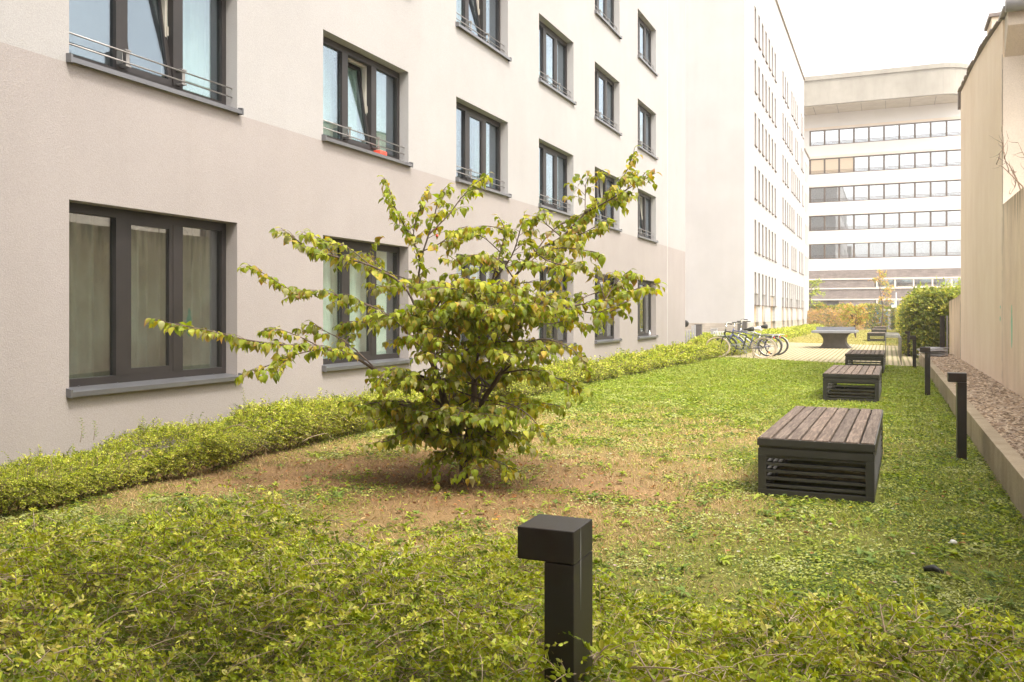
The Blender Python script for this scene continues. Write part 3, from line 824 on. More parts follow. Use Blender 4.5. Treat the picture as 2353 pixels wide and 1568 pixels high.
# ================================================================== FAR OFFICE BUILDING
FY = 110.0
far_b = empty("office_block", (-8.8, FY, 0))
tag(far_b, "far office block with brown ribbon windows, brick base and rounded concrete parapet", "building")
FX0, FX1 = -16.0, 26.0
bands = [(23.45, 21.62), (20.05, 18.2), (16.65, 14.8), (13.25, 11.4), (9.85, 8.05)]
mb = MB(); zprev = 26.0
for t, b in bands:
    mb.box(FX0, FX1, FY, FY + .5, t, zprev); zprev = b
mb.box(FX0, FX1, FY, FY + .5, 6.7, zprev); mb.box(FX0, -8.63, FY, FY + .5, bands[0][1], bands[0][0])
rel(mb.build("wall", M['white_band']), far_b)
# creamy shade boxes above the ribbons
mb = MB()
for t, b in bands: mb.box(FX0, FX1, FY - .10, FY - .002, t + .02, t + .30)
rel(mb.build("blind_box", M['cream']), far_b)
mb = MB().box(FX0, FX1, FY + .1, FY + .6, 5.62, 6.69).box(FX0, FX1, FY + .1, FY + .6, 4.6, 5.38)
mb = MB(); mb.box(FX0, FX1, FY - .05, FY + .5, 5.70, 6.69); mb.box(FX0, -1.4, FY - .05, FY + .5, 4.60, 5.55); mb.box(FX0, FX1, FY - .05, FY + .5, 3.32, 4.42)
mb.box(FX0, -7.3, FY - .05, FY + .5, 0, 3.12); mb.box(-5.3, -1.4, FY - .05, FY + .5, 0, 3.12); mb.box(-1.4, FX1, FY - .05, FY + .5, 0, 1.9)
rel(mb.build("brick_base", M['bricks']), far_b)
mb = MB()
for z in (5.55, 4.44, 3.14): mb.box(FX0, FX1, FY - .14, FY + .4, z + .004, z + .146)
mb.box(-1.4, FX1, FY - .12, FY + .4, 1.904, 2.02)
rel(mb.build("string_course", M['cream']), far_b)
mb = MB().box(FX0, FX1, FY + 7, FY + 7.2, 0, 26)
for z in (7.2, 10.6, 14.0, 17.4, 20.8, 24.2, 3.2): mb.box(FX0, FX1, FY + .6, FY + 7, z, z + .25)
for x in np.arange(FX0, FX1, 4.8): mb.box(x, x + .12, FY + .9, FY + 6.9, .1, 24)
rel(mb.build("interior_walls", M['room']), far_b)
BAY = 1.63
x_start = -8.62
rs = random.Random(5)
for r, (t, b) in enumerate(bands):
    for i in range(-2 if r else 0, 18):
        x = x_start + i * BAY
        if r == 1 and i < 2 and i >= -2 or (r == 1 and i == 2):
            mk = lambda: MB().box(.07, BAY - .05, -.03, .0, .06, 1.79)
        fo = child("window", ('fw',), lambda: MB().box(0, .17, -.04, .08, 0, 1.85).box(BAY - .03, BAY, -.04, .08, 0, 1.85).box(.17, BAY - .03, -.04, .08, 0, .12).box(.17, BAY - .03, -.04, .08, 1.74, 1.85), M['brown_frame'], far_b, (x + 8.8, .16, b))
        child("pane", ('fp',), lambda: MB().box(.11, BAY - .02, .02, .03, .10, 1.76), M['glass_far'], fo)
        child("railing", ('fr',), lambda: MB().box(.0, BAY, -.10, -.08, .22, .25).box(0, BAY, -.10, -.08, .38, .41), M['brown_frame'], fo)
        if (r == 1 and i in (0, 1, 2, -1, -2)):
            child("blind", ('fb',), lambda: MB().box(.10, BAY - .02, -.03, .0, .06, 1.78), M['blind'], fo)
        elif r in (2, 3, 4) and i <= 1:
            child("blind", ('fb2',), lambda: MB().box(.10, BAY - .02, .04, .05, .06, 1.78), M['cream'], fo)
        elif rs.random() < .3:
            child("blind", ('fb3', int(rs.random() * 3)), lambda: MB().box(.10, BAY - .5, .3, .31, .06, 1.78), M['curtain_white'], fo)
# brick base windows
for i in range(12):
    x = -1.25 + i * 1.95
    fo = child("window", ('bw',), lambda: MB().box(0, .16, -.08, .2, 0, .96).box(.16, 1.95, -.08, .2, -.001, .06).box(.16, 1.95, -.08, .2, .9, .96), M['cream'], far_b, (x + 8.8, 0, 4.595))
    child("pane", ('bwp',), lambda: MB().box(.16, 1.95, .10, .12, .06, .90), M['glass_far'], fo)
    fo = child("window", ('bw2',), lambda: MB().box(0, .16, -.08, .2, 0, 1.1).box(.16, 1.95, -.08, .2, 1.04, 1.1), M['cream'], far_b, (x + 8.8, 0, 2.03))
    child("pane", ('bwp2',), lambda: MB().box(.16, 1.95, .10, .12, .0, 1.04), M['glass_far'], fo)
o = rel(MB().box(-7.3, -5.3, FY + .2, FY + .3, 0, 3.12).build("dark_gate", M['concrete_dark']), far_b)
# rounded cantilevered parapet
def plan(y0, xr, rad, back):
    p = [(-18, y0)]
    for a in range(0, 91, 10):
        p.append((xr - rad + rad * math.sin(R_(a)), y0 + rad - rad * math.cos(R_(a))))
    p += [(xr, back), (-18, back)]
    return p
PY = 105.7
rel(MB().prism(plan(PY, 8.6, 3.6, FY + 12), 'z', 25.5, 28.35).build("parapet", M['fascia']), far_b)
rel(MB().prism(plan(PY - .12, 8.72, 3.7, FY + 12.2), 'z', 28.353, 28.85).build("parapet_cap", M['fascia']), far_b)
rel(MB().prism(plan(PY + .25, 8.3, 3.4, FY + 11), 'z', 25.38, 25.497).build("soffit", M['soffit']), far_b)
mb = MB()
for i in range(9): mb.box(-13 + i * 2.55, -12.97 + i * 2.55, PY + .3, FY - .02, 25.33, 25.378)
rel(mb.build("soffit_joint", M['brown_frame']), far_b)
rel(MB().box(-10.2, -7.6, PY + 2, PY + 5, 29.3, 29.42).box(-7.8, -7.7, PY + 2, PY + 2.1, 28.85, 29.3).build("roof_canopy", M['roof_metal']), far_b)
rel(MB().box(FX0, FX1, FY + .3, FY + .5, 24.9, 25.37).build("cornice", M['soffit']), far_b)

# ================================================================== OLD BUILDING AND CONCRETE WALLS (right)
RX = 1.90
old_b = empty("old_house", (RX, 17.9, 0))
tag(old_b, "old beige rendered house with sloping roof edge and downpipe at the right", "house")
verge = [(27.7, 7.78), (26.0, 7.66), (23.7, 7.50), (20.5, 7.15), (17.9, 6.80)]
prof = [(17.9, 0), (27.7, 0)] + verge
rel(MB().prism(prof, 'x', RX, RX + 7).build("wall", M['old_wall']), old_b)
mb = MB()
for (a, b) in zip(verge[:-1], verge[1:]):
    n = 6
    for i in range(n):
        y0 = a[0] + (b[0] - a[0]) * i / n; y1 = a[0] + (b[0] - a[0]) * (i + 1) / n
        z0 = a[1] + (b[1] - a[1]) * i / n; z1 = a[1] + (b[1] - a[1]) * (i + 1) / n
        dz = random.uniform(0, .02); q = random.uniform(-.02, .03)
        mb.prism([(y0 + .03, z0 + .012 + dz), (y1 - .03, z1 + .012 + dz), (y1 - .03, z1 + .045 + dz), (y0 + .03, z0 + .035 + dz)], 'x', RX - .07 + q, RX + 7.1)
mb.prism([(27.75, 7.35), (27.95, 7.35), (27.95, 7.86), (27.75, 7.86)], 'x', RX - .06, RX + 7)
rel(mb.build("roof", M['slate']), old_b)
rel(MB().box(RX + .004, RX + 7, 17.88, 17.897, 0, 6.12).build("front_wall", M['old_front']), old_b)
# front (camera-facing) eaves: cornice, gutter, pipe
rel(MB().prism([(17.9 - .001, 6.12), (17.9 - .001, 6.80), (17.42, 6.80), (17.42, 6.55)], 'x', RX + .03, RX + 7).build("cornice", M['old_front']), old_b)
mb = MB(); mb.tube([(RX - .02, 17.30, 6.86), (RX + 3.5, 17.30, 6.84), (RX + 7, 17.30, 6.83)], .11, 12); mb.box(RX - .05, RX + 7, 17.36, 18.1, 6.83, 6.88)
rel(mb.build("gutter", M['zinc']), old_b)
mb = MB(); mb.tube([(RX + .62, 17.30, 6.80), (RX + .62, 17.32, 6.55), (RX + .66, 17.62, 6.15), (RX + .70, 17.78, 5.7), (RX + .70, 17.78, 3.5)], [.10, .08, .075, .07, .07], 12)
rel(mb.build("downpipe", M['zinc']), old_b)
rel(MB().box(RX + .03, RX + 1.1, 20.0, 20.9, 6.9, 7.50).build("chimney", M['old_wall']), old_b)
rel(MB().box(RX - .02, RX + 1.15, 19.95, 20.95, 7.502, 7.57).build("chimney_cap", M['slate']), old_b)

lw = MB().prism([(3.0, 0), (17.85, 0), (17.85, 3.46), (15.0, 3.42), (12, 3.44), (3.0, 3.40)], 'x', RX - .012, RX + .34).build("concrete_wall", M['old_wall_low'])
tag(lw, "stained beige concrete wall in front of the old house at the right edge", "wall")
paint = MB()
for (u0, v0, u1, v1) in ((2308, 836 - 100, 2317, 790),):
    pass
def daub(y, z, w, h, seed):
    r = random.Random(seed); pts = []
    for i in range(14):
        a = 2 * math.pi * i / 14; pts.append((y + w * math.cos(a) * r.uniform(.6, 1), z + h * math.sin(a) * r.uniform(.7, 1)))
    return pts
pw_ = at_x(2325, 760, RX)
pm = MB()
for (u, v, w, h, s) in ((2325, 758, .10, .36, 1), (2325, 715, .05, .12, 2), (2298.5, 733, .05, .05, 3), (2299, 706, .05, .03, 4)):
    p = at_x(u, v, RX - .012); pm.prism(daub(p[1], p[2], w, h, s), 'x', RX - .016, RX - .0125)
o = pm.build("paint_mark", M['green_paint'], lw)
o["label"] = "green paint daubs on the concrete"
ew = MB().prism([(27.75, 0), (32.9, 0), (32.9, 1.93), (29.5, 2.0), (27.75, 2.08)], 'x', RX + .004, RX + .25).build("garden_wall", M['garden_wall'])
tag(ew, "low weathered concrete wall joining the old house to the dark bush", "wall")

ck = MB(); rc = random.Random(4); z = .2; prev = None
def crack(ck, y0, z0, z1, x, wd):
    z = z0; L_, R2_ = [], []
    while z < z1:
        yy = y0 + rc.uniform(-.02, .02); w_ = wd * rc.uniform(.3, 1.5); L_.append((yy - w_, z)); R2_.append((yy + w_, z)); z += rc.uniform(.05, .16)
    for i in range(len(L_) - 1):
        ck.prism([L_[i], R2_[i], R2_[i + 1], L_[i + 1]], 'x', x - .004, x - .0005)
crack(ck, 17.93, .2, 6.2, RX, .022)
rel(ck.build("crack", M['slate']), old_b)
ck = MB(); crack(ck, 12.4, .2, 1.5, RX - .012, .006); crack(ck, 14.6, .2, .8, RX - .012, .005); ck.build("crack", M['slate'], lw)
ck = MB(); crack(ck, 27.8, .2, 1.9, RX + .004, .03); ck.build("crack", M['slate'], ew)

# climbing twigs on the right wall
tw = MB(); rs = random.Random(3)
def twig(mb, p, d, L, r, depth):
    pts = [Vector(p)]; dd = Vector(d).normalized()
    for i in range(5):
        dd = (dd + Vector((rs.uniform(-.25, .25), rs.uniform(-.5, .5), rs.uniform(-.4, .4)))).normalized()
        pts.append(pts[-1] + dd * L / 5)
    mb.tube(pts, [r * (1 - .15 * i) for i in range(6)], 5)
    if depth > 0:
        for i in (2, 3, 5):
            twig(mb, pts[i], (rs.uniform(-.3, .1), rs.uniform(-1, 1), rs.uniform(-.2, 1)), L * .6, r * .6, depth - 1)
p0 = at_x(2350, 440, RX + .1)
for q in range(3): twig(tw, (RX + .12, p0[1] - .5 + q * .3, 3.42), (-.15, rs.uniform(-.2, .6), .9), .75, .014, 2)
o = tw.build("dead_creeper", M['twig_dark']); tag(o, "bare dead creeper twigs on top of the right concrete wall", "creeper")

# low retaining kerb and gravel bed
kb = MB(); y = 1.5
while y < 30.5:
    y2 = min(y + 2.45, 30.5); kb.box(.905, 1.03, y + .004, y2 - .004, -.02, .30 + random.uniform(-.003, .003), .006); y = y2
o = kb.build("retaining_wall", M['kerb']); tag(o, "low concrete edging wall between the lawn and the gravel strip", "edging wall")
gb = MB().add([(1.02, 1, .20), (RX + .1, 1, .20), (RX + .1, 31.5, .20), (1.02, 31.5, .20)], [(0, 1, 2, 3)]).build("gravel_bed", noise_mat("gravel_base", (.20, .13, .09), (.42, .31, .22), 40, 4, .95, bump=.8, bscale=60, bdist=.02))
tag(gb, "brown gravel strip behind the edging wall", "gravel", kind="structure")
n = 26000
gy = 4.0 * (31.0 / 4.0) ** rng.random(n); gx = 1.03 + .86 * rng.random(n)
s = (.013 + .016 * rng.random(n)) * np.clip(gy / 9, .9, 1.9)
base = np.array([[1, 0, 0], [0, 1, 0], [-1, 0, 0], [0, -1, 0], [.0, 0, .75], [.72, .72, .3], [-.7, .7, .3], [-.7, -.7, .3], [.7, -.7, .3]], float)
fcs = np.array([[0, 5, 4], [5, 1, 4], [1, 6, 4], [6, 2, 4], [2, 7, 4], [7, 3, 4], [3, 8, 4], [8, 0, 4]])
ang = rng.random(n) * 6.28; ca, sa = np.cos(ang), np.sin(ang)
sc = np.stack([s * (1 + .5 * rng.random(n)), s * .8, s * .8], -1)
B = base[None] * sc[:, None, :] * (1 + rng.normal(0, .12, (n, 9, 3)))
X = B[..., 0] * ca[:, None] - B[..., 1] * sa[:, None]; Y = B[..., 0] * sa[:, None] + B[..., 1] * ca[:, None]
gz = .20 + .012 * rng.random(n)
V = np.stack([X + gx[:, None], Y + gy[:, None], B[..., 2] + gz[:, None]], -1).reshape(-1, 3)
Fq = (fcs[None] + (np.arange(n) * 9)[:, None, None]).reshape(-1, 3)
pal = np.array([[.44, .32, .215], [.29, .20, .13], [.56, .45, .33], [.17, .115, .07], [.40, .31, .24]])
C = np.repeat((pal[rng.integers(0, 5, n)] * (.75 + .4 * rng.random((n, 1))))[:, None], 9, 1).reshape(-1, 3)
o = mesh_np("gravel", V, Fq, M['pebble'], color=C); tag(o, "loose brown pebbles covering the strip by the right wall", "gravel", kind="stuff")

# ================================================================== BENCHES
def make_bench(loc):
    W, L, H = .90, 2.72, .48
    r = empty("slatted_bench", loc)
    mb = MB(); n = 8; gap = .018; bw = (W - .02 - gap * (n - 1)) / n
    for i in range(n):
        x = .01 + i * (bw + gap); mb.box(x, x + bw, .012, L - .012, H - .032 , H + random.uniform(0, .004), .004)
    mb.build("seat", M['planks'], r)
    f = MB()
    # upper tray with drip edge
    f.box(0, W, 0, .03, H - .062, H - .006, .003); f.box(0, W, L - .03, L, H - .062, H - .006, .003)
    f.box(0, .010, .03, L - .03, H - .062, H - .006); f.box(W - .010, W, .03, L - .03, H - .062, H - .006)
    f.box(.014, W - .014, .014, L - .014, H - .082, H - .062)
    # second rail
    f.box(.006, W - .006, .006, .05, H - .142, H - .084, .004); f.box(.006, W - .006, L - .05, L - .006, H - .142, H - .084, .004)
    f.box(.006, .05, .05, L - .05, H - .142, H - .084); f.box(W - .05, W - .006, .05, L - .05, H - .142, H - .084)
    # bottom rail
    f.box(.006, W - .006, .006, .05, .01, .062, .004); f.box(.006, W - .006, L - .05, L - .006, .01, .062, .004)
    f.box(.006, .05, .05, L - .05, .01, .062); f.box(W - .05, W - .006, .05, L - .05, .01, .062)
    for y in (.9, 1.8): f.box(.05, W - .05, y, y + .05, H - .13, H - .085)
    f.build("frame", M['bench_metal'], r)
    for x in (.006, W - .071):
        for y in (.006, L - .071):
            MB().box(x, x + .065, y, y + .065, .062, H - .142, .003).build("leg", M['bench_metal'], r)
    for side in range(4):
        lb = MB()
        for k in range(5):
            z = .085 + k * .0585
            if side == 0: lb.prism([(.012, z - .004), (.055, z + .006), (.055, z + .024), (.012, z + .016)], 'x', .071, W - .071)
            if side == 1: lb.prism([(L - .045, z + .008), (L - .012, z), (L - .012, z + .009), (L - .045, z + .014)], 'x', .071, W - .071)
            if side == 2: lb.prism([(.012, z - .004), (.055, z + .006), (.055, z + .024), (.012, z + .016)], 'y', .071, L - .071)
            if side == 3: lb.prism([(W - .045, z + .008), (W - .012, z), (W - .012, z + .009), (W - .045, z + .014)], 'y', .071, L - .071)
        lb.build("louvre_panel", M['bench_metal'], r)
    MB().box(.09, W - .09, .60, .64, .12, .15).box(.09, W - .09, .58, .66, .04, .09).build("inner_batten", M['wood_panel'] if False else M['kerb'], r)
    return r
bl = ["nearest slatted lounger bench on the lawn, with four louvred sides and weathered brown boards",
      "second slatted bench from the camera, on the green lawn behind the nearest one",
      "third slatted bench, at the front edge of the pavers",
      "slatted bench on the far lawn just behind the stone table",
      "slatted bench on the far lawn, middle one of the far three",
      "farthest slatted bench, before the far hedge"]
bspots = [(-.99, 7.40), (-1.03, 15.85), (-.99, 23.4), (-1.02, 50.5), (-1.0, 62.5), (-1.0, 74.5)]
b0 = make_bench((bspots[0][0], bspots[0][1], 0)); table = None
b0.rotation_euler = (0, 0, R_(-1.0))
for i, (x, y) in enumerate(bspots):
    o = b0 if i == 0 else copy_tree(b0)
    o.location = (x, y, 0.0 if i < 2 or i > 2 else .022)
    if i: o.rotation_euler = (0, 0, R_(-.6))
    tag(o, bl[i], "bench", "slatted benches in a row along the lawn")

# ================================================================== BOLLARD LAMPS
def make_bollard():
    r = empty("bollard_lamp", (0, 0, 0))
    MB().box(-.085, .085, -.085, .085, .803, .895, .004).build("lamp_head", M['bollard'], r)
    MB().box(-.003, .085, -.085, .085, -.02, .8005, .004).build("post", M['bollard'], r)
    MB().box(-.025, .105, -.11, .11, -.02, .006).build("base_plate", M['galv'], r)
    MB().box(-.078, -.010, -.06, .06, .799, .8025).build("diffuser", M['white'], r)
    return r
bp0 = make_bollard()
blab = ["large bollard lamp standing in the foreground hedge, nearest to the camera",
        "bollard lamp on the right side of the lawn level with the nearest bench",
        "bollard lamp by the edging wall, second along the right side of the lawn",
        "bollard lamp at the near right corner of the pavers",
        "bollard lamp beside the pavers, between the corner lamp and the farthest lamp",
        "farthest bollard lamp, beside the far end of the pavers"]
bsp = [(-.885, 2.37), (.655, 10.06), (.625, 17.6), (.635, 26.5), (.63, 33.4), (.62, 41.4)]
for i, (x, y) in enumerate(bsp):
    o = bp0 if i == 0 else copy_tree(bp0)
    o.location = (x, y, 0)
    tag(o, blab[i], "bollard lamp", "bollard lamps along the lawn")
# white scratch down the seam of the near lamp
MB().prism([(-.0275, .893), (-.0255, .893), (-.0235, .80), (-.0245, .74), (-.0262, .66), (-.0272, .74), (-.028, .80)], "x", .0853, .0858).build("paint_drip", M['grey_post'], bp0)

# ================================================================== CONCRETE TABLE
tt = empty("table_tennis_table", (-2.12, 40.2, .022), R_(-1.5))
tag(tt, "grey outdoor table tennis table with curved concrete base on the pavers", "table")
def leg_prof(w0, w1, h):
    p = []
    for i in range(13):
        z = h * i / 12; q = abs(2 * i / 12 - 1)
        p.append((w1 + (w0 - w1) * (q ** 2.2), z))
    return p
pr = leg_prof(.66, .44, .66)
poly = [(-x, z) for x, z in pr] + [(x, z) for x, z in reversed(pr)]
MB().prism(poly, 'y', -.25, .95).build("base", M['concrete_dark'], tt)
MB().box(-.88, .88, -.75, 1.85, .665, .76, .008).build("tabletop", M['table_grey'], tt)
MB().box(-.80, .80, .52, .56, .761, .915, .004).build("net", M['table_grey'], tt)

# ================================================================== BICYCLE HOOPS
def make_hoop(w=.42, h=.80, tr=.009):
    mb = MB(); r = .025
    pts = [(0, 0, -.02), (0, 0, h - r)] + [(r - r * math.cos(R_(a)), 0, h - r + r * math.sin(R_(a))) for a in (30, 60, 90)]
    pts += [(w - r + r * math.sin(R_(a)), 0, h - r + r * math.cos(R_(a))) for a in (30, 60)] + [(w, 0, h - r), (w, 0, -.02)]
    mb.tube(pts, tr, 8)
    return mb
h0 = make_hoop().build("bicycle_hoop", M['galv'])
ords = ["nearest", "second", "third", "fourth", "fifth", "sixth", "seventh", "farthest"]
for i in range(8):
    o = h0 if i == 0 else h0.copy()
    if i: COL.objects.link(o)
    o.location = (-.06, 27.6 + i * 1.02, .02)
    tag(o, f"{ords[i]} of the steel hoops in the empty row beside the third bench", "bicycle hoop", "empty steel bicycle hoops on the pavers")
h1 = make_hoop(.5, .46).build("bike_stand", M['galv'])
for i in range(4):
    o = h1 if i == 0 else h1.copy()
    if i: COL.objects.link(o)
    o.location = (-5.05 + .1 * i, 29.9 + i * .75, .0); o.rotation_euler = (0, 0, R_(-4))
    tag(o, ["steel hoop in front under the black bicycle", "steel hoop between the black and the blue bicycle", "steel hoop between the blue and the silver bicycle", "steel hoop behind the silver bicycle"][i], "bicycle hoop", "steel hoops holding the parked bicycles")

# ================================================================== BICYCLES
def circle(cx, cz, r, n=32, y=0):
    return [(cx + r * math.cos(2 * math.pi * i / n), y, cz + r * math.sin(2 * math.pi * i / n)) for i in range(n)]
def make_bike(frame_m, tyre_m, style):
    r = empty("bicycle", (0, 0, 0))
    Rw = .345; fx, rx = -.63, .63; z = Rw
    for x in (fx, rx):
        t = MB().tube(circle(x, z, Rw - .022), .029, 8, closed=True).build("wheel", tyre_m, r)
        MB().tube(circle(x, z, Rw - .045), .010, 6, closed=True).build("rim", M['chrome'], t)
        sp = MB()
        for i in range(18):
            a = 2 * math.pi * i / 18; q = .02 * (1 if i % 2 else -1)
            sp.tube([(x + .02 * math.cos(a + .8), q, z + .02 * math.sin(a + .8)), (x + (Rw - .05) * math.cos(a), 0, z + (Rw - .05) * math.sin(a))], .0022, 4)
        sp.tube([(x, -.04, z), (x, .04, z)], .022, 8)
        sp.build("spokes", M['chrome'], t)
        if x == fx or style == 'blue':
            MB().box(x - .03, x + .02, -.012, .012, z - .23, z - .17).build("reflector", M['orange'], t)
    f = MB()
    bb = (0.06, 0, .29); st = (.17, 0, .74); hd = (-.40, 0, .95); hd2 = (-.44, 0, .76)
    f.tube([bb, st], .020); f.tube([hd, hd2], .024)
    f.tube([(-.41, 0, .88), (-.1, 0, .82), st], .019)
    if style == 'black': f.tube([(-.435, 0, .79), (-.34, 0, .63), (-.2, 0, .40), (-.08, 0, .30), bb], .021)
    else: f.tube([(-.44, 0, .78), bb], .021)
    for s in (-1, 1):
        f.tube([(.06, .03 * s, .29), (rx, .05 * s, z)], .010); f.tube([(.17, .02 * s, .72), (rx, .05 * s, z)], .009)
    f.build("frame", frame_m, r)
    fk = MB()
    for s in (-1, 1): fk.tube([(-.44, .02 * s, .77), (-.49, .05 * s, .62), (-.55, .05 * s, .45), (fx, .05 * s, z)], [.016, .016, .013, .011])
    fk.build("fork", frame_m, r)
    fd = MB()
    for cx, a0, a1 in ((fx, 20, 120), (rx, 0, 165)):
        for k in range(12):
            a = R_(a0 + (a1 - a0) * k / 12); b = R_(a0 + (a1 - a0) * (k + 1) / 12); q = Rw + .018
            fd.add([(cx + q * math.cos(a), -.026, z + q * math.sin(a)), (cx + q * math.cos(b), -.026, z + q * math.sin(b)), (cx + q * math.cos(b), .026, z + q * math.sin(b)), (cx + q * math.cos(a), .026, z + q * math.sin(a)),
                    (cx + (q + .006) * math.cos(a), -.02, z + (q + .006) * math.sin(a)), (cx + (q + .006) * math.cos(b), -.02, z + (q + .006) * math.sin(b)), (cx + (q + .006) * math.cos(b), .02, z + (q + .006) * math.sin(b)), (cx + (q + .006) * math.cos(a), .02, z + (q + .006) * math.sin(a))],
                   [(0, 1, 2, 3), (4, 5, 6, 7), (0, 1, 5, 4), (3, 2, 6, 7)])
    fd.build("mudguard", frame_m if style != 'silver' else M['bike_silver'], r)
    hb = MB(); hz = 1.14 if style != 'silver' else 1.22
    hb.tube([(-.40, 0, .94), (-.385, 0, hz - .06)], .016)
    for s in (-1, 1): hb.tube([(-.385, 0, hz - .06), (-.40, .08 * s, hz), (-.36, .2 * s, hz + .02), (-.24, .28 * s, hz + .01)], .014)
    h_ = hb.build("handlebar", M['chrome'], r)
    for s in (-1, 1): MB().tube([(-.28, .262 * s, hz + .012), (-.17, .30 * s, hz + .0)], .018, 8).build("grip", M['black'], h_)
    sd = MB(); sz = .93 if style != 'silver' else .99
    sd.tube([(.10, 0, sz), (.18, 0, sz + .015), (.27, 0, sz + .02), (.35, 0, sz + .03), (.375, 0, sz + .03)], [.02, .035, .07, .085, .05], 12)
    s_ = sd.build("saddle", M['black'] if style != 'blue' else M['saddle_white'], r)
    MB().tube([st, (.215, 0, sz - .02)], .012).build("seat_post", M['chrome'], s_)
    rk = MB()
    for s in (-1, 1):
        rk.tube([(.25, .05 * s, .74), (.86, .06 * s, .74)], .006, 6); rk.tube([(.72, .06 * s, .74), (rx, .06 * s, z)], .006, 6)
    for k in range(5): rk.tube([(.35 + k * .12, -.06, .74), (.35 + k * .12, .06, .74)], .005, 6)
    rk.build("rack", M['bike_black'] if style == 'black' else M['bike_silver'], r)
    MB().box(.90, .925, -.03, .03, .66, .71).build("rear_light", M['red'], r)
    cr = MB(); cr.tube(circle(.06, .29, .09, 20, -.03), .008, 6, closed=True); cr.tube([(.06, -.05, .29), (.17, -.06, .19)], .011); cr.tube([(.06, .05, .29), (-.05, .06, .39)], .011)
    cr.box(.14, .20, -.15, -.06, .175, .20); cr.box(-.08, -.02, .06, .15, .38, .405)
    cr.tube([(.06, -.03, .385), (rx, -.03, z + .04)], .005, 4); cr.tube([(.06, -.03, .20), (rx, -.03, z - .04)], .005, 4)
    cr.build("crank", M['galv'], r)
    MB().tube([(.42, .05, .33), (.32, .16, .0)], .010).build("kickstand", M['black'], r)
    if style == 'black':
        bk = MB()
        for z_ in (.74, .86):
            bk.tube([(-.72, -.14, z_), (-.46, -.14, z_), (-.46, .14, z_), (-.72, .14, z_)], .006, 6, closed=True)
        for x in (-.72, -.655, -.59, -.525, -.46):
            for y in (-.14, .14): bk.tube([(x, y, .74), (x, y, .86)], .004, 5)
        bk.tube([(-.46, 0, .80), (-.42, 0, .80)], .01)
        bk.box(-.62, -.56, -.145, -.135, .75, .85); bk.box(-.54, -.50, -.145, -.135, .75, .85)
        bk.build("front_rack", M['white'], r)
    return r
bikes = [((*at_z(1702, 824)[:2], .02), -4, 4, 'black', M['bike_black'], M['cream_tyre'], "black bicycle with cream tyres and white front rack, nearest of the parked bicycles"),
         ((*at_z(1717, 820)[:2], .02), -3, -5, 'blue', M['bike_blue'], M['tyre'], "blue bicycle with white covered saddle, middle of the parked bicycles"),
         ((*at_z(1733, 817)[:2], .02), -2, -7, 'silver', M['bike_silver'], M['tyre'], "silver bicycle with high chrome handlebar, rearmost of the parked bicycles")]
for loc, rz, lean, st, fm, tm, lab in bikes:
    o = make_bike(fm, tm, st); o.location = loc; o.rotation_euler = (R_(lean), 0, R_(rz)); o.scale = (1.22, 1, 1.02)
    tag(o, lab, "bicycle", "bicycles parked on the pavers")

# ================================================================== SMALL THINGS BETWEEN THE BUILDINGS
def simple(name, x, y, w, d, h, mat, label, cat, group=None, cap=True, z=0):
    r = empty(name, (x, y, z))
    MB().box(-w / 2, w / 2, -d / 2, d / 2, 0, h, .006).build("body", mat, r)
    if cap: MB().box(-w / 2 - .012, w / 2 + .012, -d / 2 - .012, d / 2 + .012, h + .001, h + .03, .004).build("cap", mat, r)
    return tag(r, label, cat, group)
def spot(u, y):
    r = ray(u, 722); return r[0] / r[1] * y
simple("service_cabinet", spot(1605, 40), 40, .30, .25, 1.0, M['concrete_dark'], "dark service cabinet nearest the near building's far corner", "cabinet")
simple("service_cabinet", spot(1706, 42), 42, .42, .3, 1.15, M['concrete_dark'], "dark service cabinet behind the bicycle handlebars", "cabinet")
simple("service_cabinet", spot(1641, 39), 39, .27, .25, .82, M['grey_post'], "light grey service cabinet left of the bicycles", "cabinet")
for i, u in enumerate((1582, 1588, 1594.5, 1600)):
    simple("fence_post", spot(u - 4 if i < 2 else u - 3.5, 38 + i * .6), 38 + i * .6, .08, .05, (.78, .80, .98, 1.0)[i], M['grey_post'], ["first", "second", "third", "fourth"][i] + " grey metal post from the left beside the dark cabinet", "post", "grey posts by the building corner", cap=False)
simple("dark_post", 1.52, 29.4, .13, .10, 1.42, M['bollard'], "tall dark fence post in front of the dark bush", "post")
simple("dark_post", 1.72, 30.6, .05, .05, 1.45, M['galv'], "thin grey post behind the tall dark fence post", "post", cap=False)
pole = empty("lamp_pole", (spot(2059, 88), 88, 0)); tag(pole, "tall thin grey pole in front of the far hedge gap", "pole")
MB().tube([(0, 0, 0), (0, 0, 3.5)], [.07, .05], 10).build("post", M['grey_post'], pole)
MB().box(-.4, -.05, -.1, .1, 2.1, 2.35, .03).build("lamp_head", M['white'], pole)
# boards behind the hedge gap
for i, (u, lab) in enumerate(((2016, "left blue and white container behind the young tree"), (2033, "right blue and white container beside the far grey pole"))):
    r = empty("container", (spot(u, 91.6), 91.6, 0)); tag(r, lab, "container", "blue and white containers behind the hedge")
    MB().box(-.28, .28, -.2, .2, .4, 2.1, .02).build("body", M['white'], r)
    MB().box(-.26, .26, -.215, -.202, .75, 1.25).box(-.26, .26, -.215, -.202, 1.5, 1.78).build("panel", M['blue'], r)
    MB().box(-.28, -.22, -.2, .2, 0, .4).box(.22, .28, -.2, .2, 0, .4).build("leg", M['galv'], r)
fn = MB()
for k in range(20): fn.box(-1.2 + k * .16, -1.17 + k * .16, 92.6, 92.62, 0, 1.5)
fn.box(-1.3, 2.0, 92.58, 92.60, .2, .26); fn.box(-1.3, 2.0, 92.58, 92.60, 1.36, 1.42)
tag(fn.build("metal_fence", M['grey_post']), "grey bar fence behind the gap in the far hedge", "fence")

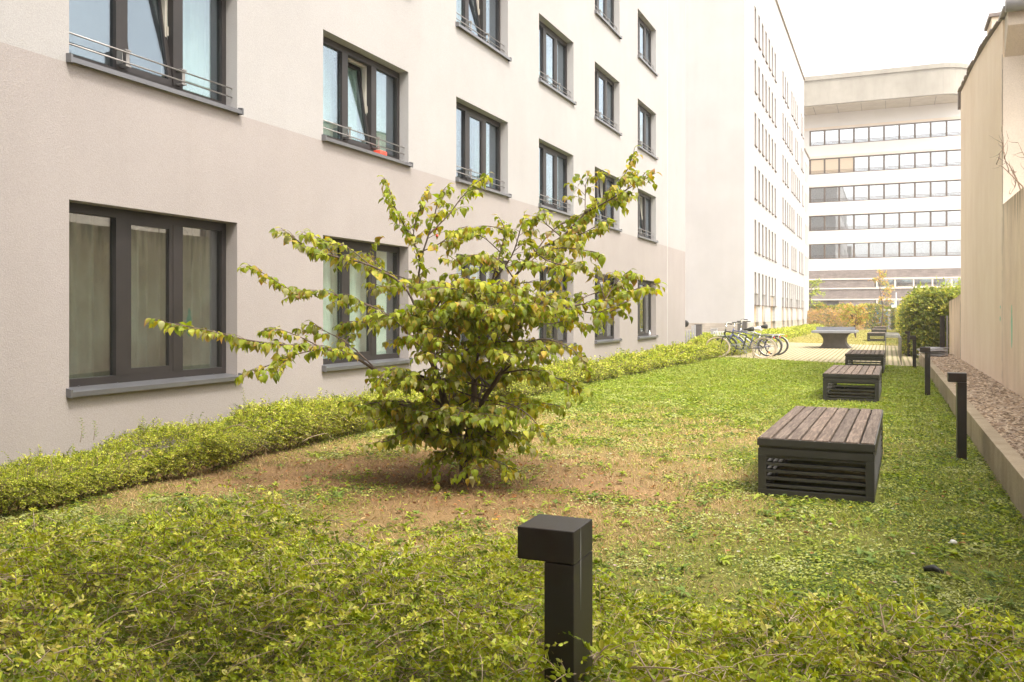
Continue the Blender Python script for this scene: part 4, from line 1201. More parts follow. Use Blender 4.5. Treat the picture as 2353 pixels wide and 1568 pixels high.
# slab pile
sl_ = MB(); rs = random.Random(8)
for k in range(9):
    a = rs.uniform(-.4, .4); cx, cy = 1.22 + rs.uniform(-.12, .22), 29.3 + rs.uniform(-.3, .35); z = .20 + k * .032
    w, d = rs.uniform(.22, .36), rs.uniform(.2, .32); c, s = math.cos(a), math.sin(a)
    tl = rs.uniform(-.08, .08)
    vs = [(cx + x * c - y * s, cy + x * s + y * c, zz + tl * x) for zz in (z, z + .03) for x, y in ((-w, -d), (w * .8, -d), (w, d * .5), (w * .5, d), (-w, d * .9))]
    sl_.add(vs, [(4, 3, 2, 1, 0), (5, 6, 7, 8, 9)] + [(i, (i + 1) % 5, (i + 1) % 5 + 5, i + 5) for i in range(5)])
tag(sl_.build("slab_pile", M['grey_stone']), "untidy pile of grey slabs at the foot of the dark bush", "slab pile")
# litter and stones on the grass
def stone(name, p, s, mat, lab, cat, seed=0):
    bm = bmesh.new(); bmesh.ops.create_icosphere(bm, subdivisions=2, radius=1); r = random.Random(seed)
    for v in bm.verts:
        k = 1 + r.uniform(-.15, .15); v.co = Vector((v.co.x * s[0] * k, v.co.y * s[1] * k, v.co.z * s[2] * k))
    bm.verts.index_update()
    mb = MB().add([v.co[:] for v in bm.verts], [tuple(v.index for v in f.verts) for f in bm.faces], True); bm.free()
    o = mb.build(name, mat, None, p); tag(o, lab, cat); return o
p = at_z(2190, 1257); stone("stone", (p[0], p[1], .03), (.022, .02, .016), M['white'], "small white stone in the grass at the lower right", "stone", 1)
p = at_z(3580 / 1.7407, 2117 / 1.7407 + 100)
tg = MB(); tg.tube([(0, 0, 0), (.05, .01, .012), (.10, -.02, .0)], [.014, .02, .010], 7)
p = at_z(2122, 1322); tag(tg.build("scrap", M['black'], None, (p[0], p[1], .035)), "small dark scrap lying in the grass at the lower right", "litter")

# ================================================================== VEGETATION
def in_frustum(P, m=1.18):
    d = (P - EYE) @ Fv; l = (P - EYE) @ Rv
    return (d > .9) & (np.abs(l) < d * .588 * m + .5)

# ---- lawn plants
def lawn_plants():
    N = 520000
    # density falls with distance
    y = 2.6 * (30.5 / 2.6) ** (rng.random(N) ** .92); x = -6.3 + 7.2 * rng.random(N)
    P = np.stack([x, y, np.zeros(N)], 1)
    ok = in_frustum(P, 1.1) & (y < front_edge(x) - .05) & (x < .9) & ((x > -.05) | (x < -1.0) | (np.abs(y - 8.76) > 1.36) ) & ((x > -.09) | (x < -1.03) | (np.abs(y - 17.2) > 1.36))
    x, y = x[ok], y[ok]
    # thin so that each distance has a similar number per picture area
    d = dryness(x, y); cl = fbm(x, y, .45, 60, 3)
    keep = rng.random(len(x)) < np.clip(.78 - .45 * d + 1.5 * (cl - .5), .16, 1)
    x, y, d, cl = x[keep], y[keep], d[keep], cl[keep]
    n = len(x); out = []
    sc = np.clip((y / 6.0) ** .55, .8, 2.4)
    kind = rng.random(n)
    weed = kind < np.clip(.42 * (1 - d) + .5 * (cl > .53), .08, .85)
    # blades
    b = ~weed; m = b.sum(); az = rng.random(m) * 6.283
    tilt = .35 + .9 * rng.random(m)
    A = np.stack([np.cos(az) * tilt, np.sin(az) * tilt, .45 + .5 * rng.random(m)], 1)
    Pn = np.stack([x[b], y[b], .0 * x[b]], 1)
    dr = rng.random(m) < np.clip(d[b] * 1.15, 0, .95)
    g = np.where((rng.random(m) < .5)[:, None], [[.19, .235, .03]], [[.31, .32, .06]])
    tn = np.where((rng.random(m) < .5)[:, None], [[.58, .43, .21]], [[.40, .28, .13]])
    rd = np.exp(-(((x[b] - TRUNK[0] + .4) / 2.4) ** 2 + ((y[b] - TRUNK[1] + .2) / 1.7) ** 2))[:, None] * .8
    tn = tn * (1 - rd) + np.array([[.20, .12, .062]]) * rd
    C = np.where(dr[:, None], tn, g) * (.75 + .5 * rng.random((m, 1)))
    out.append(leaves(LEAF_BLADE, Pn, A, np.stack([-np.cos(az), -np.sin(az), np.ones(m)], 1), (.032 + .045 * rng.random(m)) * sc[b], .0042 * sc[b] * (1 + .6 * rng.random(m)), C, .25))
    # broad leaves in rosettes
    w = weed; m = w.sum(); xr, yr = x[w], y[w]
    big = vnoise(xr, yr, .35, 70) > .58
    az = rng.random(m) * 6.283
    hl = np.where(big, .038, .021) * (.7 + .6 * rng.random(m)) * sc[w]
    A = np.stack([np.cos(az), np.sin(az), .15 + .55 * rng.random(m)], 1)
    Pn = np.stack([xr + rng.normal(0, .012, m), yr + rng.normal(0, .012, m), .008 + .018 * rng.random(m)], 1)
    pal = np.array([[.21, .29, .025], [.31, .37, .04], [.10, .155, .03], [.40, .43, .10], [.47, .49, .22]])
    pi = np.clip((vnoise(xr, yr, .28, 75) * 3.2 + rng.random(m) * 2.2).astype(int), 0, 4)
    C = pal[pi] * (.75 + .5 * rng.random((m, 1)))
    lush = (1 / (1 + np.exp(-(yr - 14.5) / 1.2)))[:, None]
    C = C * (1 - .45 * lush) + np.array([[.29, .385, .035]]) * (.45 * lush) * (.7 + .6 * rng.random((m, 1)))
    clov = np.exp(-(((xr + 4.5) / .75) ** 2 + ((yr - 5.0) / .8) ** 2))[:, None]
    C = C * (1 - .6 * clov) + np.array([[.06, .13, .04]]) * .6 * clov
    out.append(leaves(LEAF_SMALL, Pn, A, np.tile([[0., 0, 1]], (m, 1)) + rng.normal(0, .35, (m, 3)), hl, hl * np.where(big, .34, .62), C, .3))
    V, Fq, C = join(out)
    o = mesh_np("grass", V, Fq, M['grass'], color=C)
    tag(o, "grass blades, clover and small broad-leaved weeds of the lawn", "grass", kind="stuff")
    # far lawn
    N = 60000
    y = 44 * (89 / 44.) ** rng.random(N); x = -6.5 + 8.5 * rng.random(N)
    ok = y > back_edge(x) + .1; x, y = x[ok], y[ok]; m = len(x); az = rng.random(m) * 6.283
    A = np.stack([np.cos(az), np.sin(az), .6 + .4 * rng.random(m)], 1)
    f = fbm(x, y, 3, 80)[:, None]
    C = np.array([[.22, .26, .05]]) * (1 - f) + np.array([[.50, .40, .16]]) * f
    C = C * (.75 + .5 * rng.random((m, 1)))
    V, Fq, C = leaves(LEAF_BLADE, np.stack([x, y, x * 0], 1), A, np.tile([[0., 0, 1]], (m, 1)), .09 + .07 * rng.random(m), .035, C, .2)
    o = mesh_np("far_grass", V, Fq, M['grass'], color=C)
    tag(o, "sparse yellow-green grass of the far lawn", "grass", kind="stuff")
lawn_plants()

# larger single weeds, dandelion and clover flowers
def rosettes():
    out = []
    spots = []
    for _ in range(1100):
        y = 3.9 * (22 / 3.9) ** rng.random(); x = -5.6 + 6.3 * rng.random(); spots.append((x, y))
    spots += [(.15, 7.6), (.25, 8.1), (.12, 8.9), (.3, 9.3), (-.3, 3.6)]
    for (x, y) in spots:
        if -1.02 < x < .05 and (7.3 < y < 10.2 or 15.8 < y < 18.7): continue
        k = rng.integers(6, 12); az = rng.random(k) * 6.283; s = rng.uniform(.03, .075)
        A = np.stack([np.cos(az), np.sin(az), rng.uniform(.1, 1.4, k)], 1)
        c = np.array([[.27, .35, .03], [.36, .42, .06], [.18, .26, .05]])[rng.integers(0, 3)]
        C = np.tile(c, (k, 1)) * (.75 + .5 * rng.random((k, 1)))
        out.append(leaves(LEAF_BIG, np.tile([[x, y, .025]], (k, 1)), A, np.tile([[0., 0, 1]], (k, 1)), s * (.5 + .8 * rng.random(k)), s * .34, C, .5))
    V, Fq, C = join(out)
    o = mesh_np("weeds", V, Fq, M['grass'], color=C); tag(o, "broad-leaved weed rosettes scattered over the lawn", "weeds", kind="stuff")
    out = []
    for _ in range(170):
        y = 3.9 * (26 / 3.9) ** rng.random(); x = -4.6 + 5.3 * rng.random()
        k = 9; az = np.arange(k) * 6.283 / k; s = rng.uniform(.009, .014) * max(1, (y / 7) ** .5)
        c = np.array([[.80, .58, .03], [.62, .48, .50], [.62, .6, .55], [.80, .58, .03], [.75, .38, .05]])[rng.integers(0, 5)]
        A = np.stack([np.cos(az), np.sin(az), np.full(k, .6)], 1)
        out.append(leaves(LEAF_SMALL, np.tile([[x, y, .045]], (k, 1)), A, np.tile([[0., 0, 1]], (k, 1)), s * 1.1, s * .7, np.tile(c, (k, 1)), .2))
    V, Fq, C = join(out)
    o = mesh_np("lawn_flowers", V, Fq, M['grass'], color=C); tag(o, "tiny yellow, pink and white flowers dotted over the lawn", "flowers", kind="stuff")
    # dry fallen leaves and straw bits
    out = []
    m = 900; y = 3.8 * (16 / 3.8) ** rng.random(m); x = -5.2 + 5.9 * rng.random(m)
    near = rng.random(m) < .5; x = np.where(near, TRUNK[0] + rng.normal(-.2, 1.2, m), x); y = np.where(near, TRUNK[1] + rng.normal(0, .9, m), y)
    ok = ((x < -1.05) | (x > .0) | (y < 7.3)); x, y = x[ok], y[ok]; m = len(x); az = rng.random(m) * 6.283
    A = np.stack([np.cos(az), np.sin(az), rng.normal(.1, .15, m)], 1)
    C = np.array([[.40, .19, .08], [.30, .15, .07], [.50, .33, .16]])[rng.integers(0, 3, m)] * (.7 + .5 * rng.random((m, 1)))
    V, Fq, C = leaves(LEAF_SMALL, np.stack([x, y, np.full(m, .022)], 1), A, np.tile([[0., 0, 1]], (m, 1)) + rng.normal(0, .5, (m, 3)), .03 + .03 * rng.random(m), .018, C, .4)
    o = mesh_np("leaf_litter", V, Fq, M['grass'], color=C); tag(o, "brown fallen leaves on the dry lawn around the young tree", "leaf litter", kind="stuff")
rosettes()

HPAL = np.array([[.26, .31, .028], [.38, .415, .034], [.50, .52, .08], [.13, .17, .024], [.56, .52, .14]])
HPW = [.30, .30, .18, .14, .08]

def hedge(name_lab, roots, D, L, droop, pairs, ll, lw, stem_r, palette=HPAL, pw=HPW, cat="hedge", leafmat=None, stemmat=None, name="hedge", up=.25, shape=LEAF_SMALL, jitter=.35, s0=.15):
    r = empty(name, (0, 0, 0)); tag(r, name_lab, cat)
    V, Fq, C = join(sprig_leaves(roots, D, L, droop, pairs, ll, lw, palette, pw, up=up, shape=shape, jitter=jitter, s0=s0))
    mesh_np("foliage", V, Fq, leafmat or M['hedge_leaf'], r, C)
    V, Fq = stems_np(roots, D, L, droop, stem_r)
    mesh_np("stems", V, Fq, stemmat or M['twig'], r)
    return r

# ---- foreground hedge (low spreading shrub in front of the camera)
def far_edge(x):
    return np.interp(x, [-5.5, -4.6, -3.9, -2.6, -1.5, -.6, 0, .45, 1.2], [3.5, 3.65, 3.9, 4.0, 3.95, 3.85, 3.68, 3.5, 3.3])
def hedge_top(x, y):
    e = far_edge(x) - y
    h = .43 + .42 * (fbm(x, y, .75, 90, 3) - .5) + .09 * (vnoise(x, y, .2, 95) - .5)
    hole = np.clip((vnoise(x, y, .42, 97) - .66) * 3.4, 0, 1)
    return h * np.clip(.2 + e / .4, .15, 1) ** .6 - .30 * hole
n = 23000
x = -5.4 + 7.0 * rng.random(n); y = 1.0 + 3.3 * rng.random(n)
ok = y < far_edge(x) + .05; x, y = x[ok], y[ok]; z = hedge_top(x, y)
P = np.stack([x, y, z - .02 - .30 * rng.random(len(x)) ** 1.35], 1)
P = P[in_frustum(P, 1.15)]
d_ = (P - EYE) @ Fv
P = P[rng.random(len(P)) < np.clip((3.6 / d_) ** 1.0, .45, 1)]
m = len(P); az = rng.random(m) * 6.283; fl_ = fbm(P[:, 0], P[:, 1], .7, 99) * 12
az = np.where(rng.random(m) < .6, fl_ + rng.normal(0, .7, m), az)
D = nrm(np.stack([np.cos(az), np.sin(az), np.where(rng.random(m) < .5, .1 + .5 * rng.random(m), .7 + 1.1 * rng.random(m))], 1))
L = .10 + .14 * rng.random(m) + np.where(rng.random(m) < .06, .12, 0)
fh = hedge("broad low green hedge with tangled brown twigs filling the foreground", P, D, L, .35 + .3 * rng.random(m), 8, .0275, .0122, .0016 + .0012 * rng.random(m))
# long bare arching twigs
tb = MB(); rs = random.Random(12)
def long_twigs(tb, cnt, fx, fy, ztop, lrange, rad, rise=.25):
    for _ in range(cnt):
        x, y = fx(), fy()
        a = rs.uniform(0, 6.28); Lg = rs.uniform(*lrange); z = ztop(x, y) - rs.uniform(.0, .10)
        dx, dy = math.cos(a), math.sin(a); ri = rs.uniform(.03, rise); pts = []
        bend = rs.uniform(-.5, .5)
        for i in range(8):
            s = i / 7; q = s * Lg
            pts.append((x + dx * q - dy * bend * q * s, y + dy * q + dx * bend * q * s, z + ri * Lg * 2.4 * s * (1 - s * rs.uniform(.85, 1.15)) - .03))
        r0 = rad * rs.uniform(.6, 1.3)
        tb.tube(pts, [r0 * (1 - .09 * i) for i in range(8)], 5)
        if rs.random() < .6:
            k = rs.randint(2, 5); p = pts[k]; b = a + rs.choice((-1, 1)) * rs.uniform(.4, .9); l2 = Lg * rs.uniform(.25, .5)
            tb.tube([p, (p[0] + math.cos(b) * l2 * .5, p[1] + math.sin(b) * l2 * .5, p[2] + .04), (p[0] + math.cos(b) * l2, p[1] + math.sin(b) * l2, p[2] + .03)], [r0 * .6, r0 * .5, r0 * .3], 4)
long_twigs(tb, 260, lambda: rs.uniform(-4.8, .9), lambda: rs.uniform(1.7, 3.7), lambda x, y: float(hedge_top(x, min(y, float(far_edge(x)) - .05))) + - .0, (.12, .42), .0030, .22)
tag(tb.build("bare_twigs", M['twig'], fh), kind="stuff")
tb = MB()
long_twigs(tb, 650, lambda: rs.uniform(-4.8, .9), lambda: rs.uniform(1.7, 3.7), lambda x, y: float(hedge_top(x, min(y, float(far_edge(x)) - .05))) - .09, (.12, .4), .0026, .2)
tag(tb.build("inner_twigs", M['twig_dark'], fh), kind="stuff")

# ---- hedge along the near building
def wfront(y):
    return np.interp(y, [1, 4, 6.7, 9.5, 14, 18.9, 24, 28, 33], [-5.82, -5.82, -5.88, -6.05, -6.0, -5.85, -5.65, -5.45, -5.45])
n = 44000
y = 2.2 * (31.4 / 2.2) ** (rng.random(n)); fr = wfront(y) + .34 * (vnoise(y, y * 0, .8, 110) - .5)
t = rng.random(n)
top = np.interp(y, [3, 12, 20, 31], [.33, .33, .32, .30]) + .26 * (vnoise(y, y * 0, .9, 112) - .5) + .09 * (vnoise(y, y * 0 + 3, .3, 113) - .5)
face = rng.random(n) < .5
x = np.where(face, fr - .02 - .10 * rng.random(n), WX + .03 + (fr - WX - .05) * t)
z = np.where(face, .05 + (top - .10) * rng.random(n) ** .70, top - .03 - .10 * rng.random(n))
round_ = np.clip(1 - (fr - x) / .22, 0, 1); z = np.where(face, z, z - .12 * round_ ** 1.5)
x = np.where(face, x - .14 * (1 - z / top) ** 1.5 , x)
P = np.stack([x, y, z], 1); P = P[in_frustum(P, 1.12)]
sc = np.clip((P[:, 1] / 6.0) ** .8, .8, 3.6)
m = len(P); outw = (P[:, 0] > wfront(P[:, 1]) - .25) & (P[:, 2] < .36)
D = nrm(np.stack([np.where(outw, .8, .1) + rng.normal(0, .45, m), rng.normal(0, .6, m), np.where(outw, .15, .6) + .5 * rng.random(m)], 1))
L = (.07 + .09 * rng.random(m) + np.where(rng.random(m) < .22, .17 * rng.random(m), 0)) * np.clip(sc, .9, 1.7)
def var_hedge(label, P, D, L, ll, lw, pairs, sr, palette=HPAL, pw=HPW, scale=None, name="hedge", cat="hedge", leafmat=None, stemmat=None, droop=.35, **kw):
    r = empty(name, (0, 0, 0)); tag(r, label, cat)
    parts = []; 
    if scale is None: scale = np.ones(len(P))
    qs = np.quantile(scale, np.linspace(0, 1, 7)); qs[-1] += 1e-6; st = []
    for a, b in zip(qs[:-1], qs[1:]):
        s = (scale >= a) & (scale < b)
        if s.sum() == 0: continue
        k = scale[s].mean()
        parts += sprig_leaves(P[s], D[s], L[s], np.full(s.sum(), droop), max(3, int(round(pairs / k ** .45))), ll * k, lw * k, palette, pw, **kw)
    V, Fq, C = join(parts); mesh_np("foliage", V, Fq, leafmat or M['hedge_leaf'], r, C)
    V, Fq = stems_np(P, D, L, droop * np.ones(len(P)), sr * scale)
    mesh_np("stems", V, Fq, stemmat or M['twig_dark'], r)
    return r
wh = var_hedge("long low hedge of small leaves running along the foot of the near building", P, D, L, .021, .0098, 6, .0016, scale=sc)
# woody base of that hedge
tb = MB()
for _ in range(700):
    y = 3.0 * (30 / 3.0) ** rs.random(); x0 = float(wfront(y)) - rs.uniform(.12, .40)
    s = max(1, (y / 7) ** .6); x1 = x0 + rs.uniform(-.02, .30); a = rs.uniform(-.22, .22)
    tb.tube([(x0, y, -.01), ((x0 + x1) / 2, y + a * .5, rs.uniform(.08, .16)), (x1, y + a, rs.uniform(.16, .36))], [.004 * s, .003 * s, .0015 * s], 4)
tag(tb.build("woody_base", M['twig_dark'], wh), kind="stuff")
tb = MB()
long_twigs(tb, 40, lambda: rs.uniform(-6.3, -5.95), lambda: rs.uniform(4.2, 14), lambda x, y: rs.uniform(.18, .42), (.2, .5), .004, .3)
tag(tb.build("bare_twigs", M['twig'], wh), kind="stuff")
# tall weed shoots out of the hedge
out = []; sp = MB()
for (u, v, hh) in ((558, 935, .30), (560, 930, .22), (185, 1010, .2), (215, 990, .16), (330, 985, .12)):
    p = at_x(u, v, -6.35); q0 = np.array([p[0], p[1], .40]); k = 16
    s_ = np.linspace(.2, 1, k); pp = q0 + np.stack([.02 * np.sin(s_ * 5), .03 * s_, s_ * hh], 1); az = np.arange(k) * 2.4
    out.append(leaves(LEAF_SMALL, pp, np.stack([np.cos(az), np.sin(az), np.full(k, .7)], 1), np.tile([[0., 0, 1]], (k, 1)), .03, .012, np.tile([[.20, .27, .06]], (k, 1)), .3))
    sp.tube([q0, pp[8], pp[-1]], [.0025, .002, .001], 4)
V, Fq, C = join(out); wd = empty("weed_shoots", (0, 0, 0)); tag(wd, "thin tall weed shoots rising from the wall hedge", "weed")
mesh_np("foliage", V, Fq, M['hedge_leaf'], wd, C); sp.build("stems", M['twig'], wd)

# round bushy end of the wall hedge left of the bicycles
def shell_points(n, cx, cy, rx, ry, h, z0=0.05, seed=0, lump=.12):
    r2 = np.random.default_rng(seed)
    th = r2.random(n) * 6.283; ph = np.arccos(r2.random(n) * 1.0)
    k = 1 + lump * (vnoise(th * 2, ph * 3, .8, 120 + seed) - .5) * 2 - .18 * r2.random(n) ** 2
    d = np.stack([np.sin(ph) * np.cos(th), np.sin(ph) * np.sin(th), np.cos(ph)], 1)
    q = np.sign(d) * np.abs(d) ** .75
    P = np.stack([cx + rx * q[:, 0] * k, cy + ry * q[:, 1] * k, z0 + (h - z0) * q[:, 2] * k], 1)
    return P, nrm(d * np.array([1 / rx, 1 / ry, 1 / h]))
P, Nn = shell_points(5200, -5.85, 33.2, .95, 2.4, .54, seed=1)
D = nrm(Nn + rng.normal(0, .45, P.shape) + np.array([0, 0, .3])); L = .18 + .16 * rng.random(len(P))
var_hedge("thicker rounded hedge bush left of the bicycle wheels", P, D, L, .052, .026, 4, .004)
# low hedges by the second building
def box_hedge(label, n, x0, x1, y0, y1, h, ll, palette=HPAL, pw=HPW, pairs=4, seed=3, xfn=None, zlump=.1, name="hedge", cat="hedge", lw=.5, leafmat=None, Ls=(.2, .2), faces=(.3, .35, .35), **kw):
    r2 = np.random.default_rng(seed)
    y = y0 + (y1 - y0) * r2.random(n); f = r2.random(n)
    t = r2.random(n)
    top = h * (1 + zlump * 2 * (fbm(y, y * 0 + seed, 1.4, 130 + seed, 3) - .5))
    a, b, c = faces
    k = np.where(f < a, 0, np.where(f < a + b, 1, 2))
    off = .12 * (vnoise(y, t * 3, .7, 140 + seed) - .5)
    x = np.where(k == 0, x0 + (x1 - x0) * t, np.where(k == 1, x0 + .05 + off, x1 - .05 + off))
    z = np.where(k == 0, top - .03 - .08 * r2.random(n), .04 + (top - .08) * t)
    nn = np.stack([np.where(k == 1, -1, np.where(k == 2, 1, 0)), np.zeros(n), np.where(k == 0, 1, .15)], 1)
    # near end face
    e = r2.random(n) < .16
    y = np.where(e, y0 + .1 * r2.random(n), y); x = np.where(e, x0 + (x1 - x0) * r2.random(n), x); z = np.where(e, top * r2.random(n), z)
    nn[e] = [0, -1, .2]
    P = np.stack([x, y, np.maximum(z, .03)], 1)
    D = nrm(nn + r2.normal(0, .45, P.shape) + np.array([0, 0, .25])); L = Ls[0] + Ls[1] * r2.random(n)
    return var_hedge(label, P, D, L, ll, ll * lw, pairs, .004, palette, pw, name=name, cat=cat, leafmat=leafmat, **kw)
box_hedge("low hedge strip at the foot of the slit-windowed building", 9000, BX + .1, -5.5, 46.5, 86, .42, .10, pairs=3, seed=4, zlump=.2)
box_hedge("low hedge between the two buildings behind the grey posts", 5000, -12, -5.9, 40.6, 42, .45, .085, pairs=3, seed=5, faces=(.5, .1, .1))
for o in []: pass

BPAL = np.array([[.21, .26, .04], [.42, .34, .055], [.52, .30, .06], [.085, .12, .030], [.30, .33, .06]])
# far hedge across the garden (turning colour)
def cross_hedge(label, n, x0, x1, y0, y1, h, ll, palette, pw, seed, hfn=None):
    r2 = np.random.default_rng(seed); x = x0 + (x1 - x0) * r2.random(n); t = r2.random(n)
    top = h * (1 + .12 * (vnoise(x, x * 0, 1.0, 150 + seed) - .5) * 2)
    f = r2.random(n) < .72
    y = np.where(f, y0 + .12 * r2.random(n), y0 + (y1 - y0) * r2.random(n)); z = np.where(f, .1 + (top - .1) * t, top - .1 * r2.random(n))
    P = np.stack([x, y, z], 1); D = nrm(np.where(f[:, None], [[0, -1, .3]], [[0, -.2, 1]]) + r2.normal(0, .5, (n, 3)))
    return var_hedge(label, P, D, .25 + .35 * r2.random(n), ll, ll * .55, 4, .008, palette, pw, leafmat=M['bush_leaf'])
cross_hedge("clipped far hedge turning yellow and orange across the end of the garden", 4200, -10.5, .0, 90.0, 91.0, 2.15, .14, BPAL, [.28, .22, .12, .26, .12], 6)
cross_hedge("short clipped section of the far hedge beside the grey pole", 900, .35, 1.5, 90.2, 91.2, 2.1, .14, BPAL, [.3, .16, .06, .36, .12], 7)
P, Nn = shell_points(1700, -5.2, 86.2, 3.0, 1.4, 1.75, seed=8)
D = nrm(Nn + rng.normal(0, .6, P.shape)); L = .3 + .4 * rng.random(len(P))
var_hedge("untidy brown and orange shrub in front of the far hedge", P, D, L, .12, .06, 3, .010, np.array([[.42, .26, .11], [.50, .36, .10], [.30, .24, .09], [.52, .30, .08]]), [.3, .3, .2, .2], leafmat=M['bush_leaf'], stemmat=M['twig'], cat="shrub", name="shrub")

# right side hedges
RPAL = np.array([[.11, .14, .032], [.17, .20, .038], [.26, .27, .05], [.38, .37, .07]])
P1 = box_hedge("tall dark green clipped bush in front of the low concrete wall", 9000, 1.0, 2.6, 33.4, 37.6, 1.95, .12, RPAL, [.34, .32, .22, .12], pairs=4, seed=9, zlump=.3, lw=.62, leafmat=M['bush_leaf'], name="bush", cat="bush", Ls=(.25, .5), faces=(.22, .38, .10))
YP = np.array([[.26, .28, .045], [.38, .35, .06], [.18, .22, .04], [.46, .38, .07]])
box_hedge("long yellow-green hedge running back along the right side of the far lawn", 9000, 1.0, 2.4, 38.2, 89, 2.05, .13, YP, [.3, .3, .25, .15], pairs=3, seed=10, zlump=.16, lw=.6, leafmat=M['bush_leaf'], Ls=(.25, .35))
# pale upright shoots above the bush
out = []; sb = MB()
P = []; 
for _ in range(150):
    x = rs.uniform(.95, 3.0); y = rs.uniform(34.2, 42); z = rs.uniform(1.4, 1.9); h = rs.uniform(.4, 1.2)
    P.append((x, y, z, h))
P = np.array(P); m = len(P); D = nrm(np.stack([rng.normal(0, .2, m), rng.normal(0, .2, m), np.ones(m)], 1))
var_hedge("pale green upright shoots standing above the dark bush", P[:, :3], D, P[:, 3], .12, .07, 12, .007, np.array([[.30, .35, .06], [.38, .40, .07], [.24, .30, .05]]), [.4, .3, .3], leafmat=M['bush_leaf'], name="bush", cat="bush", droop=.1)

# ================================================================== TREES
def grow(mb, pts, r0, r1, n=7):
    """smooth a polyline and add a tapering limb; returns dense points and radii"""
    pts = [Vector(p) for p in pts]; dense = []
    for i in range(len(pts) - 1):
        p0 = pts[max(i - 1, 0)]; p1 = pts[i]; p2 = pts[i + 1]; p3 = pts[min(i + 2, len(pts) - 1)]
        for k in range(4):
            t = k / 4
            dense.append(.5 * ((2 * p1) + (-p0 + p2) * t + (2 * p0 - 5 * p1 + 4 * p2 - p3) * t * t + (-p0 + 3 * p1 - 3 * p2 + p3) * t ** 3))
    dense.append(pts[-1]); m = len(dense)
    rad = [r0 + (r1 - r0) * (i / (m - 1)) for i in range(m)]
    mb.tube(dense, rad, n)
    return dense, rad

D0 = float((TRUNK - EYE) @ Fv)
tree = empty("young_tree", (float(TRUNK[0]), float(TRUNK[1]), 0))
tag(tree, "young multi-stemmed dogwood tree with drooping yellow-green leaves in the middle of the lawn", "tree")
def Q(u, v, off=0): return at_depth(u, v, D0 + off)
limbs = []
trunk = MB(); br = MB()
base = np.array([TRUNK[0], TRUNK[1], -.03])
sA, _ = grow(trunk, [base, Q(1066, 1060), Q(1050, 1010, .0), Q(1035, 970, -.05), Q(1015, 900, -.1), Q(1000, 850, -.1), Q(978, 790, -.1), Q(962, 765, -.1)], .052, .018, 10)
sB, _ = grow(trunk, [Q(1066, 1065), Q(1075, 1010, .05), Q(1088, 940, .1), Q(1090, 880, .1), Q(1095, 820, .15), Q(1105, 770, .2), Q(1120, 720, .2)], .040, .014, 9)
sC, _ = grow(trunk, [Q(1068, 1050), Q(1080, 980, -.1), Q(1110, 920, -.2), Q(1150, 860, -.25), Q(1180, 800, -.3), Q(1200, 740, -.3)], .030, .012, 8)
sD, _ = grow(trunk, [Q(1064, 1070), Q(1048, 1000, .2), Q(1040, 940, .4), Q(1050, 880, .6), Q(1060, 820, .75)], .026, .010, 8)
